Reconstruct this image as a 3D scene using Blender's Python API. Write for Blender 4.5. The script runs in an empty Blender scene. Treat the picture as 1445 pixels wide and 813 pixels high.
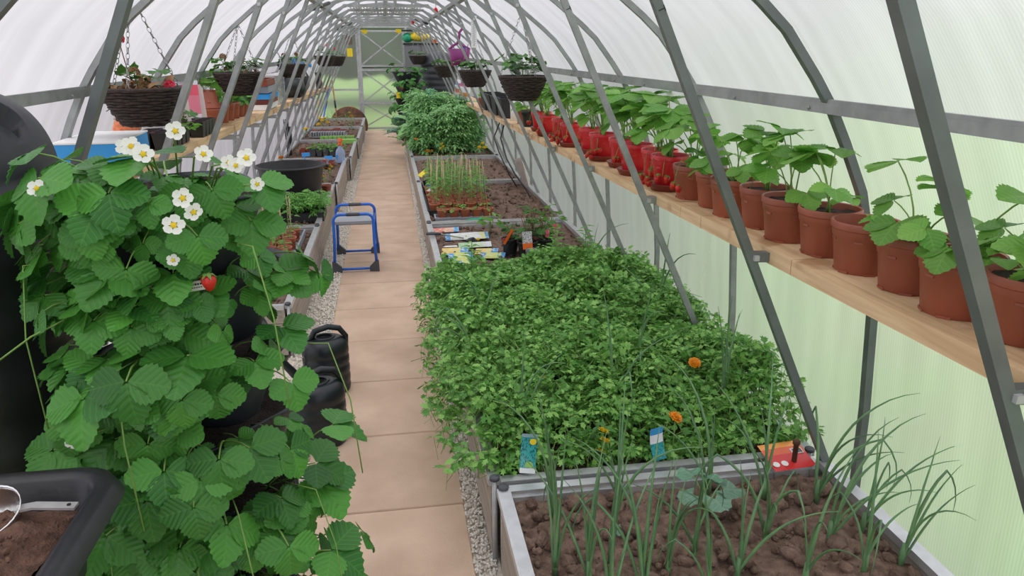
import bpy, bmesh, math, random
import numpy as np
from mathutils import Vector, Matrix, noise
R = math.radians
rnd = random.Random(7)
scene = bpy.context.scene
col = scene.collection
PI = math.pi

# ------------------------------------------------------------------ camera, world, light, exposure
CAM_ROWS = ((0.98667586, 0.05033, -0.15472), (-0.16270, 0.30523, -0.93828), (0.0, 0.95095, 0.30936))
cam = bpy.data.objects.new('camera', bpy.data.cameras.new('camera'))
col.objects.link(cam)
_m = Matrix(CAM_ROWS)
_q = _m.to_quaternion(); _q.normalize()
cam.location = (0, 0, 1.65)
cam.rotation_mode = 'QUATERNION'
cam.rotation_quaternion = _q
cam.data.sensor_width = 36
cam.data.lens = 1040 / 1445 * 36
cam.data.clip_start = 0.02
scene.camera = cam

w = bpy.data.worlds.new('overcast_sky')
scene.world = w
w.use_nodes = True
nt = w.node_tree
nt.nodes.clear()
tc = nt.nodes.new('ShaderNodeTexCoord')
sx = nt.nodes.new('ShaderNodeSeparateXYZ')
ramp = nt.nodes.new('ShaderNodeValToRGB')
bg = nt.nodes.new('ShaderNodeBackground')
wo = nt.nodes.new('ShaderNodeOutputWorld')
nt.links.new(tc.outputs['Generated'], sx.inputs[0])
nt.links.new(sx.outputs['Z'], ramp.inputs[0])
nt.links.new(ramp.outputs[0], bg.inputs[0])
nt.links.new(bg.outputs[0], wo.inputs[0])
ramp.color_ramp.elements[0].position = 0.0
ramp.color_ramp.elements[0].color = (0.68, 0.665, 0.75, 1)
ramp.color_ramp.elements[1].position = 1.0
ramp.color_ramp.elements[1].color = (1.0, 0.98, 1.02, 1)
bg.inputs[1].default_value = 1.55

sun = bpy.data.objects.new('sun', bpy.data.lights.new('sun', 'SUN'))
col.objects.link(sun)
sun.data.energy = 1.2
sun.data.angle = R(50)
sun.data.color = (1.0, 0.97, 0.93)
sun.rotation_euler = (R(14), R(-16), 0)

scene.view_settings.view_transform = 'Standard'
scene.view_settings.look = 'None'
scene.view_settings.gamma = 1
scene.view_settings.use_curve_mapping = False
scene.view_settings.exposure = 0.55

# ------------------------------------------------------------------ materials
MATS = {}

def mat(name, color, rough=0.6, metal=0.0, var=0.0, nscale=8.0, bump=0.0, bscale=60.0, color2=None,
        objvar=0.0, spec=0.5, trans=0.0, coat=0.0):
    """principled material: colour, procedural mottling, fine relief, per-object value change"""
    if name in MATS:
        return MATS[name]
    m = bpy.data.materials.new(name)
    m.use_nodes = True
    n, l = m.node_tree.nodes, m.node_tree.links
    b = n['Principled BSDF']
    b.inputs['Roughness'].default_value = rough
    b.inputs['Metallic'].default_value = metal
    b.inputs['Specular IOR Level'].default_value = spec
    if coat:
        b.inputs['Coat Weight'].default_value = coat
    c = (*color, 1)
    out = None
    t = n.new('ShaderNodeTexCoord')
    if var or color2:
        c2 = (*color2, 1) if color2 else (*[max(0, v * (1 - var)) for v in color], 1)
        ns = n.new('ShaderNodeTexNoise')
        ns.inputs['Scale'].default_value = nscale
        ns.inputs['Detail'].default_value = 5
        l.new(t.outputs['Object'], ns.inputs['Vector'])
        rp = n.new('ShaderNodeValToRGB')
        rp.color_ramp.elements[0].position = 0.35
        rp.color_ramp.elements[1].position = 0.65
        rp.color_ramp.elements[0].color = c2
        rp.color_ramp.elements[1].color = c
        l.new(ns.outputs['Fac'], rp.inputs['Fac'])
        out = rp.outputs[0]
    if objvar:
        oi = n.new('ShaderNodeObjectInfo')
        mr = n.new('ShaderNodeMapRange')
        mr.inputs['To Min'].default_value = 1 - objvar
        mr.inputs['To Max'].default_value = 1 + objvar
        l.new(oi.outputs['Random'], mr.inputs['Value'])
        hs = n.new('ShaderNodeHueSaturation')
        l.new(mr.outputs[0], hs.inputs['Value'])
        if out is not None:
            l.new(out, hs.inputs['Color'])
        else:
            hs.inputs['Color'].default_value = c
        out = hs.outputs[0]
    if out is not None:
        l.new(out, b.inputs['Base Color'])
    else:
        b.inputs['Base Color'].default_value = c
    if bump:
        nb = n.new('ShaderNodeTexNoise')
        nb.inputs['Scale'].default_value = bscale
        nb.inputs['Detail'].default_value = 4
        l.new(t.outputs['Object'], nb.inputs['Vector'])
        bp = n.new('ShaderNodeBump')
        bp.inputs['Strength'].default_value = bump
        bp.inputs['Distance'].default_value = 0.01
        l.new(nb.outputs['Fac'], bp.inputs['Height'])
        l.new(bp.outputs[0], b.inputs['Normal'])
    if trans:
        tr = n.new('ShaderNodeBsdfTranslucent')
        if out is not None:
            l.new(out, tr.inputs['Color'])
        else:
            tr.inputs['Color'].default_value = c
        mx = n.new('ShaderNodeMixShader')
        mx.inputs[0].default_value = trans
        l.new(b.outputs[0], mx.inputs[1])
        l.new(tr.outputs[0], mx.inputs[2])
        l.new(mx.outputs[0], n['Material Output'].inputs[0])
    MATS[name] = m
    return m

def leaf_mat(name, dark, light, rough=0.42, trans=0.25, veins=True, objvar=0.22, nveins=7.5, vein_col=0.35):
    """leaf: side veins along UV, mottling, per-leaf value shift, some light passing through"""
    m = bpy.data.materials.new(name)
    m.use_nodes = True
    n, l = m.node_tree.nodes, m.node_tree.links
    b = n['Principled BSDF']
    b.inputs['Roughness'].default_value = rough
    b.inputs['Specular IOR Level'].default_value = 0.35
    oi = n.new('ShaderNodeObjectInfo')
    geo = n.new('ShaderNodeNewGeometry')
    add = n.new('ShaderNodeMath'); add.operation = 'ADD'
    l.new(oi.outputs['Random'], add.inputs[0])
    mulr = n.new('ShaderNodeMath'); mulr.operation = 'MULTIPLY'
    mulr.inputs[1].default_value = 0.55
    l.new(geo.outputs['Random Per Island'], mulr.inputs[0])
    l.new(mulr.outputs[0], add.inputs[1])
    fr = n.new('ShaderNodeMath'); fr.operation = 'FRACT'
    l.new(add.outputs[0], fr.inputs[0])
    mix = n.new('ShaderNodeMix'); mix.data_type = 'RGBA'
    mix.inputs[6].default_value = (*dark, 1)
    mix.inputs[7].default_value = (*light, 1)
    l.new(fr.outputs[0], mix.inputs[0])
    out = mix.outputs[2]
    if veins:
        uv = n.new('ShaderNodeUVMap')
        sp = n.new('ShaderNodeSeparateXYZ')
        l.new(uv.outputs[0], sp.inputs[0])
        s1 = n.new('ShaderNodeMath'); s1.operation = 'SUBTRACT'; s1.inputs[1].default_value = 0.5
        l.new(sp.outputs['X'], s1.inputs[0])
        ab = n.new('ShaderNodeMath'); ab.operation = 'ABSOLUTE'
        l.new(s1.outputs[0], ab.inputs[0])
        m1 = n.new('ShaderNodeMath'); m1.operation = 'MULTIPLY_ADD'
        m1.inputs[1].default_value = -0.75
        l.new(ab.outputs[0], m1.inputs[0]); l.new(sp.outputs['Y'], m1.inputs[2])
        m2 = n.new('ShaderNodeMath'); m2.operation = 'MULTIPLY'; m2.inputs[1].default_value = nveins * 2 * PI
        l.new(m1.outputs[0], m2.inputs[0])
        cs = n.new('ShaderNodeMath'); cs.operation = 'COSINE'
        l.new(m2.outputs[0], cs.inputs[0])
        # sharpen: vein lines where cosine is near 1, plus the midrib
        p = n.new('ShaderNodeMapRange')
        p.inputs['From Min'].default_value = 0.82; p.inputs['From Max'].default_value = 1.0
        l.new(cs.outputs[0], p.inputs['Value'])
        md = n.new('ShaderNodeMapRange')
        md.inputs['From Min'].default_value = 0.035; md.inputs['From Max'].default_value = 0.0
        l.new(ab.outputs[0], md.inputs['Value'])
        mxx = n.new('ShaderNodeMath'); mxx.operation = 'MAXIMUM'
        l.new(p.outputs[0], mxx.inputs[0]); l.new(md.outputs[0], mxx.inputs[1])
        sc = n.new('ShaderNodeMath'); sc.operation = 'MULTIPLY'; sc.inputs[1].default_value = vein_col
        l.new(mxx.outputs[0], sc.inputs[0])
        mv = n.new('ShaderNodeMix'); mv.data_type = 'RGBA'
        l.new(sc.outputs[0], mv.inputs[0])
        l.new(out, mv.inputs[6])
        mv.inputs[7].default_value = (light[0] * 1.7 + .02, min(1, light[1] * 1.5), light[2] * 1.5, 1)
        out = mv.outputs[2]
        bp = n.new('ShaderNodeBump')
        bp.inputs['Strength'].default_value = 0.22
        bp.inputs['Distance'].default_value = 0.002
        bp.invert = True
        l.new(cs.outputs[0], bp.inputs['Height'])
        l.new(bp.outputs[0], b.inputs['Normal'])
    if objvar:
        mr = n.new('ShaderNodeMapRange')
        mr.inputs['To Min'].default_value = 1 - objvar
        mr.inputs['To Max'].default_value = 1 + objvar
        l.new(oi.outputs['Random'], mr.inputs['Value'])
        hs = n.new('ShaderNodeHueSaturation')
        l.new(mr.outputs[0], hs.inputs['Value'])
        l.new(out, hs.inputs['Color'])
        out = hs.outputs[0]
    l.new(out, b.inputs['Base Color'])
    tr = n.new('ShaderNodeBsdfTranslucent')
    l.new(out, tr.inputs['Color'])
    mx = n.new('ShaderNodeMixShader')
    mx.inputs[0].default_value = trans
    l.new(b.outputs[0], mx.inputs[1]); l.new(tr.outputs[0], mx.inputs[2])
    l.new(mx.outputs[0], n['Material Output'].inputs[0])
    MATS[name] = m
    return m

def band_mat(name, stops, axis='Y', rough=0.35, picture=None):
    """flat print on a packet: colour bands along UV with an optional blotchy picture area"""
    m = bpy.data.materials.new(name)
    m.use_nodes = True
    n, l = m.node_tree.nodes, m.node_tree.links
    b = n['Principled BSDF']
    b.inputs['Roughness'].default_value = rough
    uv = n.new('ShaderNodeUVMap')
    sp = n.new('ShaderNodeSeparateXYZ')
    l.new(uv.outputs[0], sp.inputs[0])
    rp = n.new('ShaderNodeValToRGB')
    rp.color_ramp.interpolation = 'CONSTANT'
    e = rp.color_ramp.elements
    while len(e) < len(stops):
        e.new(0.5)
    for i, (p, c) in enumerate(stops):
        e[i].position = p
        e[i].color = (*c, 1)
    l.new(sp.outputs[axis], rp.inputs[0])
    out = rp.outputs[0]
    if picture:
        lo, hi, ca, cb = picture
        ns = n.new('ShaderNodeTexVoronoi')
        ns.inputs['Scale'].default_value = 14
        l.new(uv.outputs[0], ns.inputs['Vector'])
        pr = n.new('ShaderNodeValToRGB')
        pr.color_ramp.elements[0].position = 0.25; pr.color_ramp.elements[1].position = 0.55
        pr.color_ramp.elements[0].color = (*ca, 1); pr.color_ramp.elements[1].color = (*cb, 1)
        l.new(ns.outputs['Distance'], pr.inputs[0])
        g1 = n.new('ShaderNodeMath'); g1.operation = 'GREATER_THAN'; g1.inputs[1].default_value = lo
        g2 = n.new('ShaderNodeMath'); g2.operation = 'LESS_THAN'; g2.inputs[1].default_value = hi
        l.new(sp.outputs[axis], g1.inputs[0]); l.new(sp.outputs[axis], g2.inputs[0])
        mm = n.new('ShaderNodeMath'); mm.operation = 'MULTIPLY'
        l.new(g1.outputs[0], mm.inputs[0]); l.new(g2.outputs[0], mm.inputs[1])
        mx = n.new('ShaderNodeMix'); mx.data_type = 'RGBA'
        l.new(mm.outputs[0], mx.inputs[0]); l.new(out, mx.inputs[6]); l.new(pr.outputs[0], mx.inputs[7])
        out = mx.outputs[2]
    l.new(out, b.inputs['Base Color'])
    MATS[name] = m
    return m

def poly_mat(name, flute=True, thru=0.5, rough=0.5, tone=1.0):
    """twin-wall polycarbonate sheet: part of the light is scattered, part passes blurred; fluted across the run of the tunnel"""
    m = bpy.data.materials.new(name)
    m.use_nodes = True
    n, l = m.node_tree.nodes, m.node_tree.links
    n.remove(n['Principled BSDF'])
    t = n.new('ShaderNodeTexCoord')
    sp = n.new('ShaderNodeSeparateXYZ')
    l.new(t.outputs['Object'], sp.inputs[0])
    ns = n.new('ShaderNodeTexNoise')
    ns.inputs['Scale'].default_value = 1.0
    ns.inputs['Detail'].default_value = 4
    mp = n.new('ShaderNodeMapping')
    mp.inputs['Scale'].default_value = (1.2, 9.0, 1.2)
    l.new(t.outputs['Object'], mp.inputs[0])
    l.new(mp.outputs[0], ns.inputs['Vector'])
    rp = n.new('ShaderNodeValToRGB')
    rp.color_ramp.elements[0].position = 0.3; rp.color_ramp.elements[1].position = 0.7
    rp.color_ramp.elements[0].color = (0.69 * tone, 0.69 * tone, 0.70 * tone, 1); rp.color_ramp.elements[1].color = (0.80 * tone, 0.80 * tone, 0.82 * tone, 1)
    l.new(ns.outputs['Fac'], rp.inputs[0])
    out = rp.outputs[0]
    if flute:
        mu = n.new('ShaderNodeMath'); mu.operation = 'MULTIPLY'; mu.inputs[1].default_value = 2 * PI / 0.0105
        l.new(sp.outputs['Y'], mu.inputs[0])
        si = n.new('ShaderNodeMath'); si.operation = 'SINE'
        l.new(mu.outputs[0], si.inputs[0])
        mr = n.new('ShaderNodeMapRange')
        mr.inputs['From Min'].default_value = -1; mr.inputs['From Max'].default_value = 1
        mr.inputs['To Min'].default_value = 0.91; mr.inputs['To Max'].default_value = 1.0
        l.new(si.outputs[0], mr.inputs['Value'])
        mx = n.new('ShaderNodeMix'); mx.data_type = 'RGBA'; mx.blend_type = 'MULTIPLY'
        mx.inputs[0].default_value = 1
        l.new(out, mx.inputs[6]); l.new(mr.outputs[0], mx.inputs[7])
        out = mx.outputs[2]
    tr = n.new('ShaderNodeBsdfTranslucent')
    l.new(out, tr.inputs['Color'])
    rf = n.new('ShaderNodeBsdfRefraction')
    rf.inputs['IOR'].default_value = 1.08
    rf.inputs['Roughness'].default_value = rough
    l.new(out, rf.inputs['Color'])
    mx = n.new('ShaderNodeMixShader')
    mx.inputs[0].default_value = thru
    l.new(tr.outputs[0], mx.inputs[1]); l.new(rf.outputs[0], mx.inputs[2])
    gl = n.new('ShaderNodeBsdfGlossy')
    gl.inputs['Roughness'].default_value = 0.25
    m2 = n.new('ShaderNodeMixShader')
    m2.inputs[0].default_value = 0.05
    l.new(mx.outputs[0], m2.inputs[1]); l.new(gl.outputs[0], m2.inputs[2])
    l.new(m2.outputs[0], n['Material Output'].inputs[0])
    MATS[name] = m
    return m

def wood_mat(name, c1, c2, axis_scale=(30, 1.5, 30), rough=0.7, stain=None):
    m = bpy.data.materials.new(name)
    m.use_nodes = True
    n, l = m.node_tree.nodes, m.node_tree.links
    b = n['Principled BSDF']
    b.inputs['Roughness'].default_value = rough
    t = n.new('ShaderNodeTexCoord')
    mp = n.new('ShaderNodeMapping')
    mp.inputs['Scale'].default_value = axis_scale
    l.new(t.outputs['Object'], mp.inputs[0])
    ns = n.new('ShaderNodeTexNoise')
    ns.inputs['Scale'].default_value = 1.6; ns.inputs['Detail'].default_value = 6
    ns.inputs['Distortion'].default_value = 0.6
    l.new(mp.outputs[0], ns.inputs['Vector'])
    rp = n.new('ShaderNodeValToRGB')
    rp.color_ramp.elements[0].position = 0.35; rp.color_ramp.elements[1].position = 0.62
    rp.color_ramp.elements[0].color = (*c1, 1); rp.color_ramp.elements[1].color = (*c2, 1)
    l.new(ns.outputs['Fac'], rp.inputs[0])
    out = rp.outputs[0]
    if stain:
        s2 = n.new('ShaderNodeTexNoise')
        s2.inputs['Scale'].default_value = 5.5; s2.inputs['Detail'].default_value = 2
        l.new(t.outputs['Object'], s2.inputs['Vector'])
        r2 = n.new('ShaderNodeValToRGB')
        r2.color_ramp.elements[0].position = 0.60; r2.color_ramp.elements[1].position = 0.68
        r2.color_ramp.elements[0].color = (0, 0, 0, 1); r2.color_ramp.elements[1].color = (.75, .75, .75, 1)
        l.new(s2.outputs['Fac'], r2.inputs[0])
        mx = n.new('ShaderNodeMix'); mx.data_type = 'RGBA'
        l.new(r2.outputs[0], mx.inputs[0]); l.new(out, mx.inputs[6]); mx.inputs[7].default_value = (*stain, 1)
        out = mx.outputs[2]
    l.new(out, b.inputs['Base Color'])
    bp = n.new('ShaderNodeBump'); bp.inputs['Strength'].default_value = 0.25; bp.inputs['Distance'].default_value = 0.004
    l.new(ns.outputs['Fac'], bp.inputs['Height']); l.new(bp.outputs[0], b.inputs['Normal'])
    MATS[name] = m
    return m

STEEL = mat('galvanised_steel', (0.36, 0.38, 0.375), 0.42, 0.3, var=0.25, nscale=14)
STEEL_D = mat('backlit_galvanised_steel', (0.185, 0.21, 0.205), 0.38, 0.35, var=0.2, nscale=10)  # same galvanised steel, its backlit darkness put into the colour
ALU = mat('rim_aluminium', (0.62, 0.64, 0.65), 0.35, 0.6, var=0.15, nscale=20)
ZINC = mat('zinc_tube', (0.58, 0.60, 0.61), 0.35, 0.3, var=0.2, nscale=20)
SLAB = mat('buff_paving', (0.68, 0.505, 0.37), 0.85, color2=(0.56, 0.40, 0.285), nscale=4.2, bump=0.25, bscale=90, objvar=0.05)
PEBBLE = mat('white_pebble', (0.88, 0.85, 0.78), 0.8, color2=(0.74, 0.68, 0.58), nscale=60)
SUBSOIL = mat('gravel_bed', (0.75, 0.70, 0.60), 0.95, color2=(0.55, 0.48, 0.40), nscale=70)
SOIL = mat('brown_soil', (0.25, 0.165, 0.122), 0.95, color2=(0.12, 0.074, 0.052), nscale=28, bump=0.9, bscale=130)
COMPOST = mat('peaty_compost', (0.185, 0.098, 0.065), 0.95, color2=(0.095, 0.048, 0.031), nscale=40, bump=1.0, bscale=160)
POTSOIL = mat('pot_compost', (0.045, 0.030, 0.022), 0.95, color2=(0.02, 0.014, 0.01), nscale=70, bump=0.8, bscale=200)
BOARD = wood_mat('grey_board', (0.29, 0.245, 0.20), (0.42, 0.37, 0.31), (30, 1.2, 60))
PINE = wood_mat('pine_plank', (0.58, 0.38, 0.20), (0.74, 0.53, 0.31), (26, 1.4, 26), stain=(0.36, 0.18, 0.075))
TERRA = mat('terracotta_plastic', (0.33, 0.088, 0.046), 0.45, var=0.18, nscale=6, objvar=0.07)
REDP = mat('red_plastic', (0.62, 0.022, 0.030), 0.32, var=0.1, nscale=6, objvar=0.08)
SAUCER = mat('saucer_plastic', (0.27, 0.055, 0.035), 0.4, var=0.15)
BLACK = mat('black_plastic', (0.016, 0.017, 0.019), 0.38, var=0.3, nscale=10, bump=0.05, bscale=300)
BLACK_M = mat('matt_black_plastic', (0.022, 0.024, 0.028), 0.55, var=0.3, nscale=12, bump=0.08, bscale=200)
DOME = mat('slate_plastic', (0.028, 0.030, 0.036), 0.5, var=0.2, nscale=9, bump=0.12, bscale=420)
TRAYB = mat('dusty_black_plastic', (0.013, 0.014, 0.018), 0.4, color2=(0.026, 0.025, 0.026), nscale=9, bump=0.06, bscale=120)
CANB = mat('dark_green_black_plastic', (0.010, 0.017, 0.020), 0.35, var=0.2)
TOWER = mat('slate_planter_plastic', (0.030, 0.036, 0.048), 0.5, var=0.25, nscale=10)
WICKER = mat('dark_wicker', (0.055, 0.036, 0.028), 0.7, color2=(0.022, 0.014, 0.011), nscale=60, bump=0.4, bscale=150)
CHAIN = mat('chain_steel', (0.34, 0.34, 0.335), 0.35, 0.7)
BLUE = mat('blue_enamel', (0.02, 0.14, 0.62), 0.3, var=0.08)
GREYP = mat('grey_plastic', (0.33, 0.35, 0.38), 0.5, var=0.1)
DGREY = mat('dark_grey_plastic', (0.07, 0.075, 0.085), 0.55)
WHITE = mat('white_plastic', (0.82, 0.82, 0.82), 0.45)
WHITEC = mat('white_card', (0.80, 0.80, 0.78), 0.7, var=0.08, nscale=12)
PURPLE = mat('purple_plastic', (0.28, 0.035, 0.20), 0.4)
YELLOW = mat('yellow_print', (0.85, 0.66, 0.02), 0.45)
GREENP = mat('green_print', (0.02, 0.36, 0.18), 0.45)
LIME = mat('lime_plastic', (0.32, 0.62, 0.15), 0.5)
BLUEP = mat('blue_print', (0.03, 0.30, 0.72), 0.45)
ORANGEP = mat('orange_print', (0.85, 0.16, 0.02), 0.45)
PINKP = mat('pink_print', (0.80, 0.06, 0.12), 0.45)
RUST = mat('rusty_iron', (0.16, 0.065, 0.03), 0.8, color2=(0.06, 0.03, 0.02), nscale=9, bump=0.3, bscale=60)
CANE = mat('bamboo_cane', (0.60, 0.46, 0.28), 0.7, var=0.2, nscale=40)
CANEG = mat('green_cane', (0.05, 0.26, 0.18), 0.5)
TOOLW = mat('tool_handle_wood', (0.42, 0.20, 0.08), 0.6, var=0.2)
STEELB = mat('bright_steel', (0.75, 0.75, 0.74), 0.18, 1.0)
CABG = mat('grey_cabinet_paint', (0.20, 0.20, 0.215), 0.6, var=0.06)
TAN = mat('tan_card', (0.62, 0.42, 0.24), 0.7, var=0.12)
FLEECE = mat('beige_fleece', (0.55, 0.48, 0.42), 0.9, var=0.15, nscale=10)
LABELG = mat('pale_plant_label', (0.72, 0.70, 0.66), 0.6, var=0.1)
PETALW = mat('white_petal', (0.90, 0.90, 0.86), 0.6, trans=0.25)
PETALO = mat('orange_petal', (0.90, 0.33, 0.005), 0.6, var=0.25, nscale=90, trans=0.15)
PETALY = mat('yellow_petal', (0.92, 0.66, 0.01), 0.6, var=0.2, nscale=90, trans=0.15)
PETALR = mat('red_petal', (0.75, 0.012, 0.02), 0.55, trans=0.15)
PETALP = mat('pink_petal', (0.78, 0.16, 0.24), 0.6, trans=0.2)
DRIED = mat('dried_leaf', (0.42, 0.24, 0.11), 0.8, var=0.4, nscale=30, trans=0.15)
BERRY = mat('ripe_strawberry', (0.66, 0.025, 0.012), 0.28, color2=(0.45, 0.01, 0.01), nscale=120, bump=0.3, bscale=260)
STEM = mat('green_stem', (0.20, 0.36, 0.075), 0.55, var=0.2, nscale=30)
STEM_R = mat('reddish_stem', (0.20, 0.10, 0.05), 0.6)
LAWN = mat('lawn_grass', (0.16, 0.33, 0.055), 0.95, color2=(0.20, 0.29, 0.085), nscale=0.9)
YARD = mat('pinkish_gravel_yard', (0.50, 0.455, 0.45), 0.95, color2=(0.40, 0.36, 0.35), nscale=1.5)
HEDGE = mat('hedge_green', (0.050, 0.085, 0.040), 0.95, color2=(0.025, 0.045, 0.02), nscale=1.2)
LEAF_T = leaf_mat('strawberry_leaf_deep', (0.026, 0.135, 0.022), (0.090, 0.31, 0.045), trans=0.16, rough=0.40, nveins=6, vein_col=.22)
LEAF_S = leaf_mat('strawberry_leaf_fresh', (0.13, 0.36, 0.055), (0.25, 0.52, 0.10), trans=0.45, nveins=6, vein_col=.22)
LEAF_P = leaf_mat('parsley_leaf', (0.085, 0.265, 0.042), (0.30, 0.58, 0.14), trans=0.25, veins=False, objvar=0)
LEAF_W = leaf_mat('pale_weed_leaf', (0.13, 0.36, 0.06), (0.20, 0.46, 0.09), trans=0.3, veins=False, objvar=0.1)
LEAF_TOM = leaf_mat('tomato_leaf', (0.15, 0.37, 0.12), (0.32, 0.60, 0.22), trans=0.22, veins=False, objvar=0.1)
LEAF_SEED = leaf_mat('seedling_leaf', (0.10, 0.32, 0.05), (0.20, 0.46, 0.09), trans=0.3, veins=False, objvar=0.15)
LEAF_B = leaf_mat('basket_leaf', (0.035, 0.13, 0.022), (0.09, 0.24, 0.045), trans=0.2, nveins=4)
LEAF_C = leaf_mat('blue_green_leaf', (0.12, 0.27, 0.17), (0.22, 0.38, 0.27), trans=0.2, nveins=4)
LEAF_M = leaf_mat('marigold_foliage', (0.04, 0.16, 0.025), (0.10, 0.28, 0.05), trans=0.2, veins=False)
ONION = mat('onion_leaf', (0.105, 0.235, 0.115), 0.42, color2=(0.17, 0.33, 0.13), nscale=12, objvar=0.2, trans=0.12)
POLY = poly_mat('fluted_polycarbonate', True, .62, .38, 1.0)
POLY_R = poly_mat('roof_polycarbonate', True, .40, .5, .82)  # same sheet as the walls; roof brightness held down by a darker colour
POLY_E = poly_mat('end_polycarbonate', False, .80, .30)
CLEAR = mat('clear_plastic', (0.85, 0.87, 0.88), 0.15)
_b = CLEAR.node_tree.nodes['Principled BSDF']
_b.inputs['Transmission Weight'].default_value = 0.85
_b.inputs['IOR'].default_value = 1.12
BLUECLEAR = mat('blue_clear_plastic', (0.55, 0.68, 0.90), 0.25)
_b = BLUECLEAR.node_tree.nodes['Principled BSDF']
_b.inputs['Transmission Weight'].default_value = 0.5
_b.inputs['IOR'].default_value = 1.2

# ------------------------------------------------------------------ mesh helpers
class MB:
    def __init__(s):
        s.v = []; s.f = []; s.m = []; s.uv = {}; s.mi = 0
    def add(s, vs, fs, uvs=None):
        o = len(s.v)
        s.v.extend([tuple(p) for p in vs])
        if uvs:
            for i, q in enumerate(uvs):
                s.uv[o + i] = q
        for f in fs:
            s.f.append(tuple(i + o for i in f)); s.m.append(s.mi)
        return s
    def use(s, i):
        s.mi = i
        return s
    def box(s, c, d, rz=0, mtx=None):
        x, y, z = d[0] / 2, d[1] / 2, d[2] / 2
        vs = [Vector(p) for p in ((-x, -y, -z), (x, -y, -z), (x, y, -z), (-x, y, -z), (-x, -y, z), (x, -y, z), (x, y, z), (-x, y, z))]
        if mtx is not None:
            vs = [mtx @ p for p in vs]
        elif rz:
            q = Matrix.Rotation(rz, 3, 'Z')
            vs = [q @ p for p in vs]
        c = Vector(c)
        return s.add([p + c for p in vs], [(0, 3, 2, 1), (4, 5, 6, 7), (0, 1, 5, 4), (1, 2, 6, 5), (2, 3, 7, 6), (3, 0, 4, 7)])
    def bar(s, a, b, w_, h_, up=(0, 1, 0)):
        """rectangular bar from a to b; w_ across 'up x dir', h_ along up"""
        a, b, up = Vector(a), Vector(b), Vector(up)
        d = (b - a).normalized()
        sd = d.cross(up).normalized() * (w_ / 2)
        u = sd.cross(d).normalized() * (h_ / 2)
        vs = [a - sd - u, a + sd - u, a + sd + u, a - sd + u, b - sd - u, b + sd - u, b + sd + u, b - sd + u]
        return s.add(vs, [(0, 1, 2, 3), (7, 6, 5, 4), (4, 5, 1, 0), (5, 6, 2, 1), (6, 7, 3, 2), (7, 4, 0, 3)])
    def strip(s, pts, w_, h_, up=(0, 1, 0)):
        """rectangular section swept along a planar path"""
        up = Vector(up); P = [Vector(p) for p in pts]; vs = []; fs = []
        for i, p in enumerate(P):
            d = (P[min(i + 1, len(P) - 1)] - P[max(i - 1, 0)]).normalized()
            sd = d.cross(up).normalized() * (w_ / 2)
            u = up.normalized() * (h_ / 2)
            vs += [p - sd - u, p + sd - u, p + sd + u, p - sd + u]
        for i in range(len(P) - 1):
            o = 4 * i
            for k in range(4):
                fs.append((o + k, o + (k + 1) % 4, o + 4 + (k + 1) % 4, o + 4 + k))
        fs += [(3, 2, 1, 0), tuple(4 * (len(P) - 1) + k for k in range(4))]
        return s.add(vs, fs)
    def tube(s, pts, r, n=6, cap=True):
        P = [Vector(p) for p in pts]
        rs = r if isinstance(r, (list, tuple)) else [r] * len(P)
        vs = []; fs = []
        t0 = (P[1] - P[0]).normalized()
        ref = Vector((0, 0, 1)) if abs(t0.z) < 0.9 else Vector((1, 0, 0))
        for i, p in enumerate(P):
            d = (P[min(i + 1, len(P) - 1)] - P[max(i - 1, 0)])
            if d.length < 1e-9: d = t0
            d.normalize()
            a = d.cross(ref)
            if a.length < 1e-6: a = d.cross(Vector((0, 1, 0)))
            a.normalize(); b = d.cross(a)
            ref = a.cross(d)
            for k in range(n):
                q = 2 * PI * k / n
                vs.append(p + (a * math.cos(q) + b * math.sin(q)) * rs[i])
        for i in range(len(P) - 1):
            for k in range(n):
                fs.append((i * n + k, i * n + (k + 1) % n, (i + 1) * n + (k + 1) % n, (i + 1) * n + k))
        if cap:
            fs.append(tuple(range(n))[::-1]); fs.append(tuple((len(P) - 1) * n + k for k in range(n)))
        return s.add(vs, fs)
    def lathe(s, prof, n=24, c=(0, 0, 0), sx=1, sy=1):
        """prof: list of (r, z), surface of revolution about z"""
        vs = []; fs = []
        for r, z in prof:
            for k in range(n):
                a = 2 * PI * k / n
                vs.append((c[0] + r * math.cos(a) * sx, c[1] + r * math.sin(a) * sy, c[2] + z))
        for i in range(len(prof) - 1):
            for k in range(n):
                fs.append((i * n + k, i * n + (k + 1) % n, (i + 1) * n + (k + 1) % n, (i + 1) * n + k))
        if prof[0][0] > 1e-6: fs.append(tuple(range(n))[::-1])
        if prof[-1][0] > 1e-6: fs.append(tuple((len(prof) - 1) * n + k for k in range(n)))
        return s.add(vs, fs)
    def ball(s, c, r, n=8, sc=(1, 1, 1)):
        m_ = n // 2 + 1
        prof = [(max(1e-7, r * math.sin(PI * i / m_)), -r * math.cos(PI * i / m_)) for i in range(m_ + 1)]
        vs = []; fs = []
        for rr, z in prof:
            for k in range(n):
                a = 2 * PI * k / n
                vs.append((c[0] + rr * math.cos(a) * sc[0], c[1] + rr * math.sin(a) * sc[1], c[2] + z * sc[2]))
        for i in range(m_):
            for k in range(n):
                fs.append((i * n + k, i * n + (k + 1) % n, (i + 1) * n + (k + 1) % n, (i + 1) * n + k))
        return s.add(vs, fs)
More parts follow.
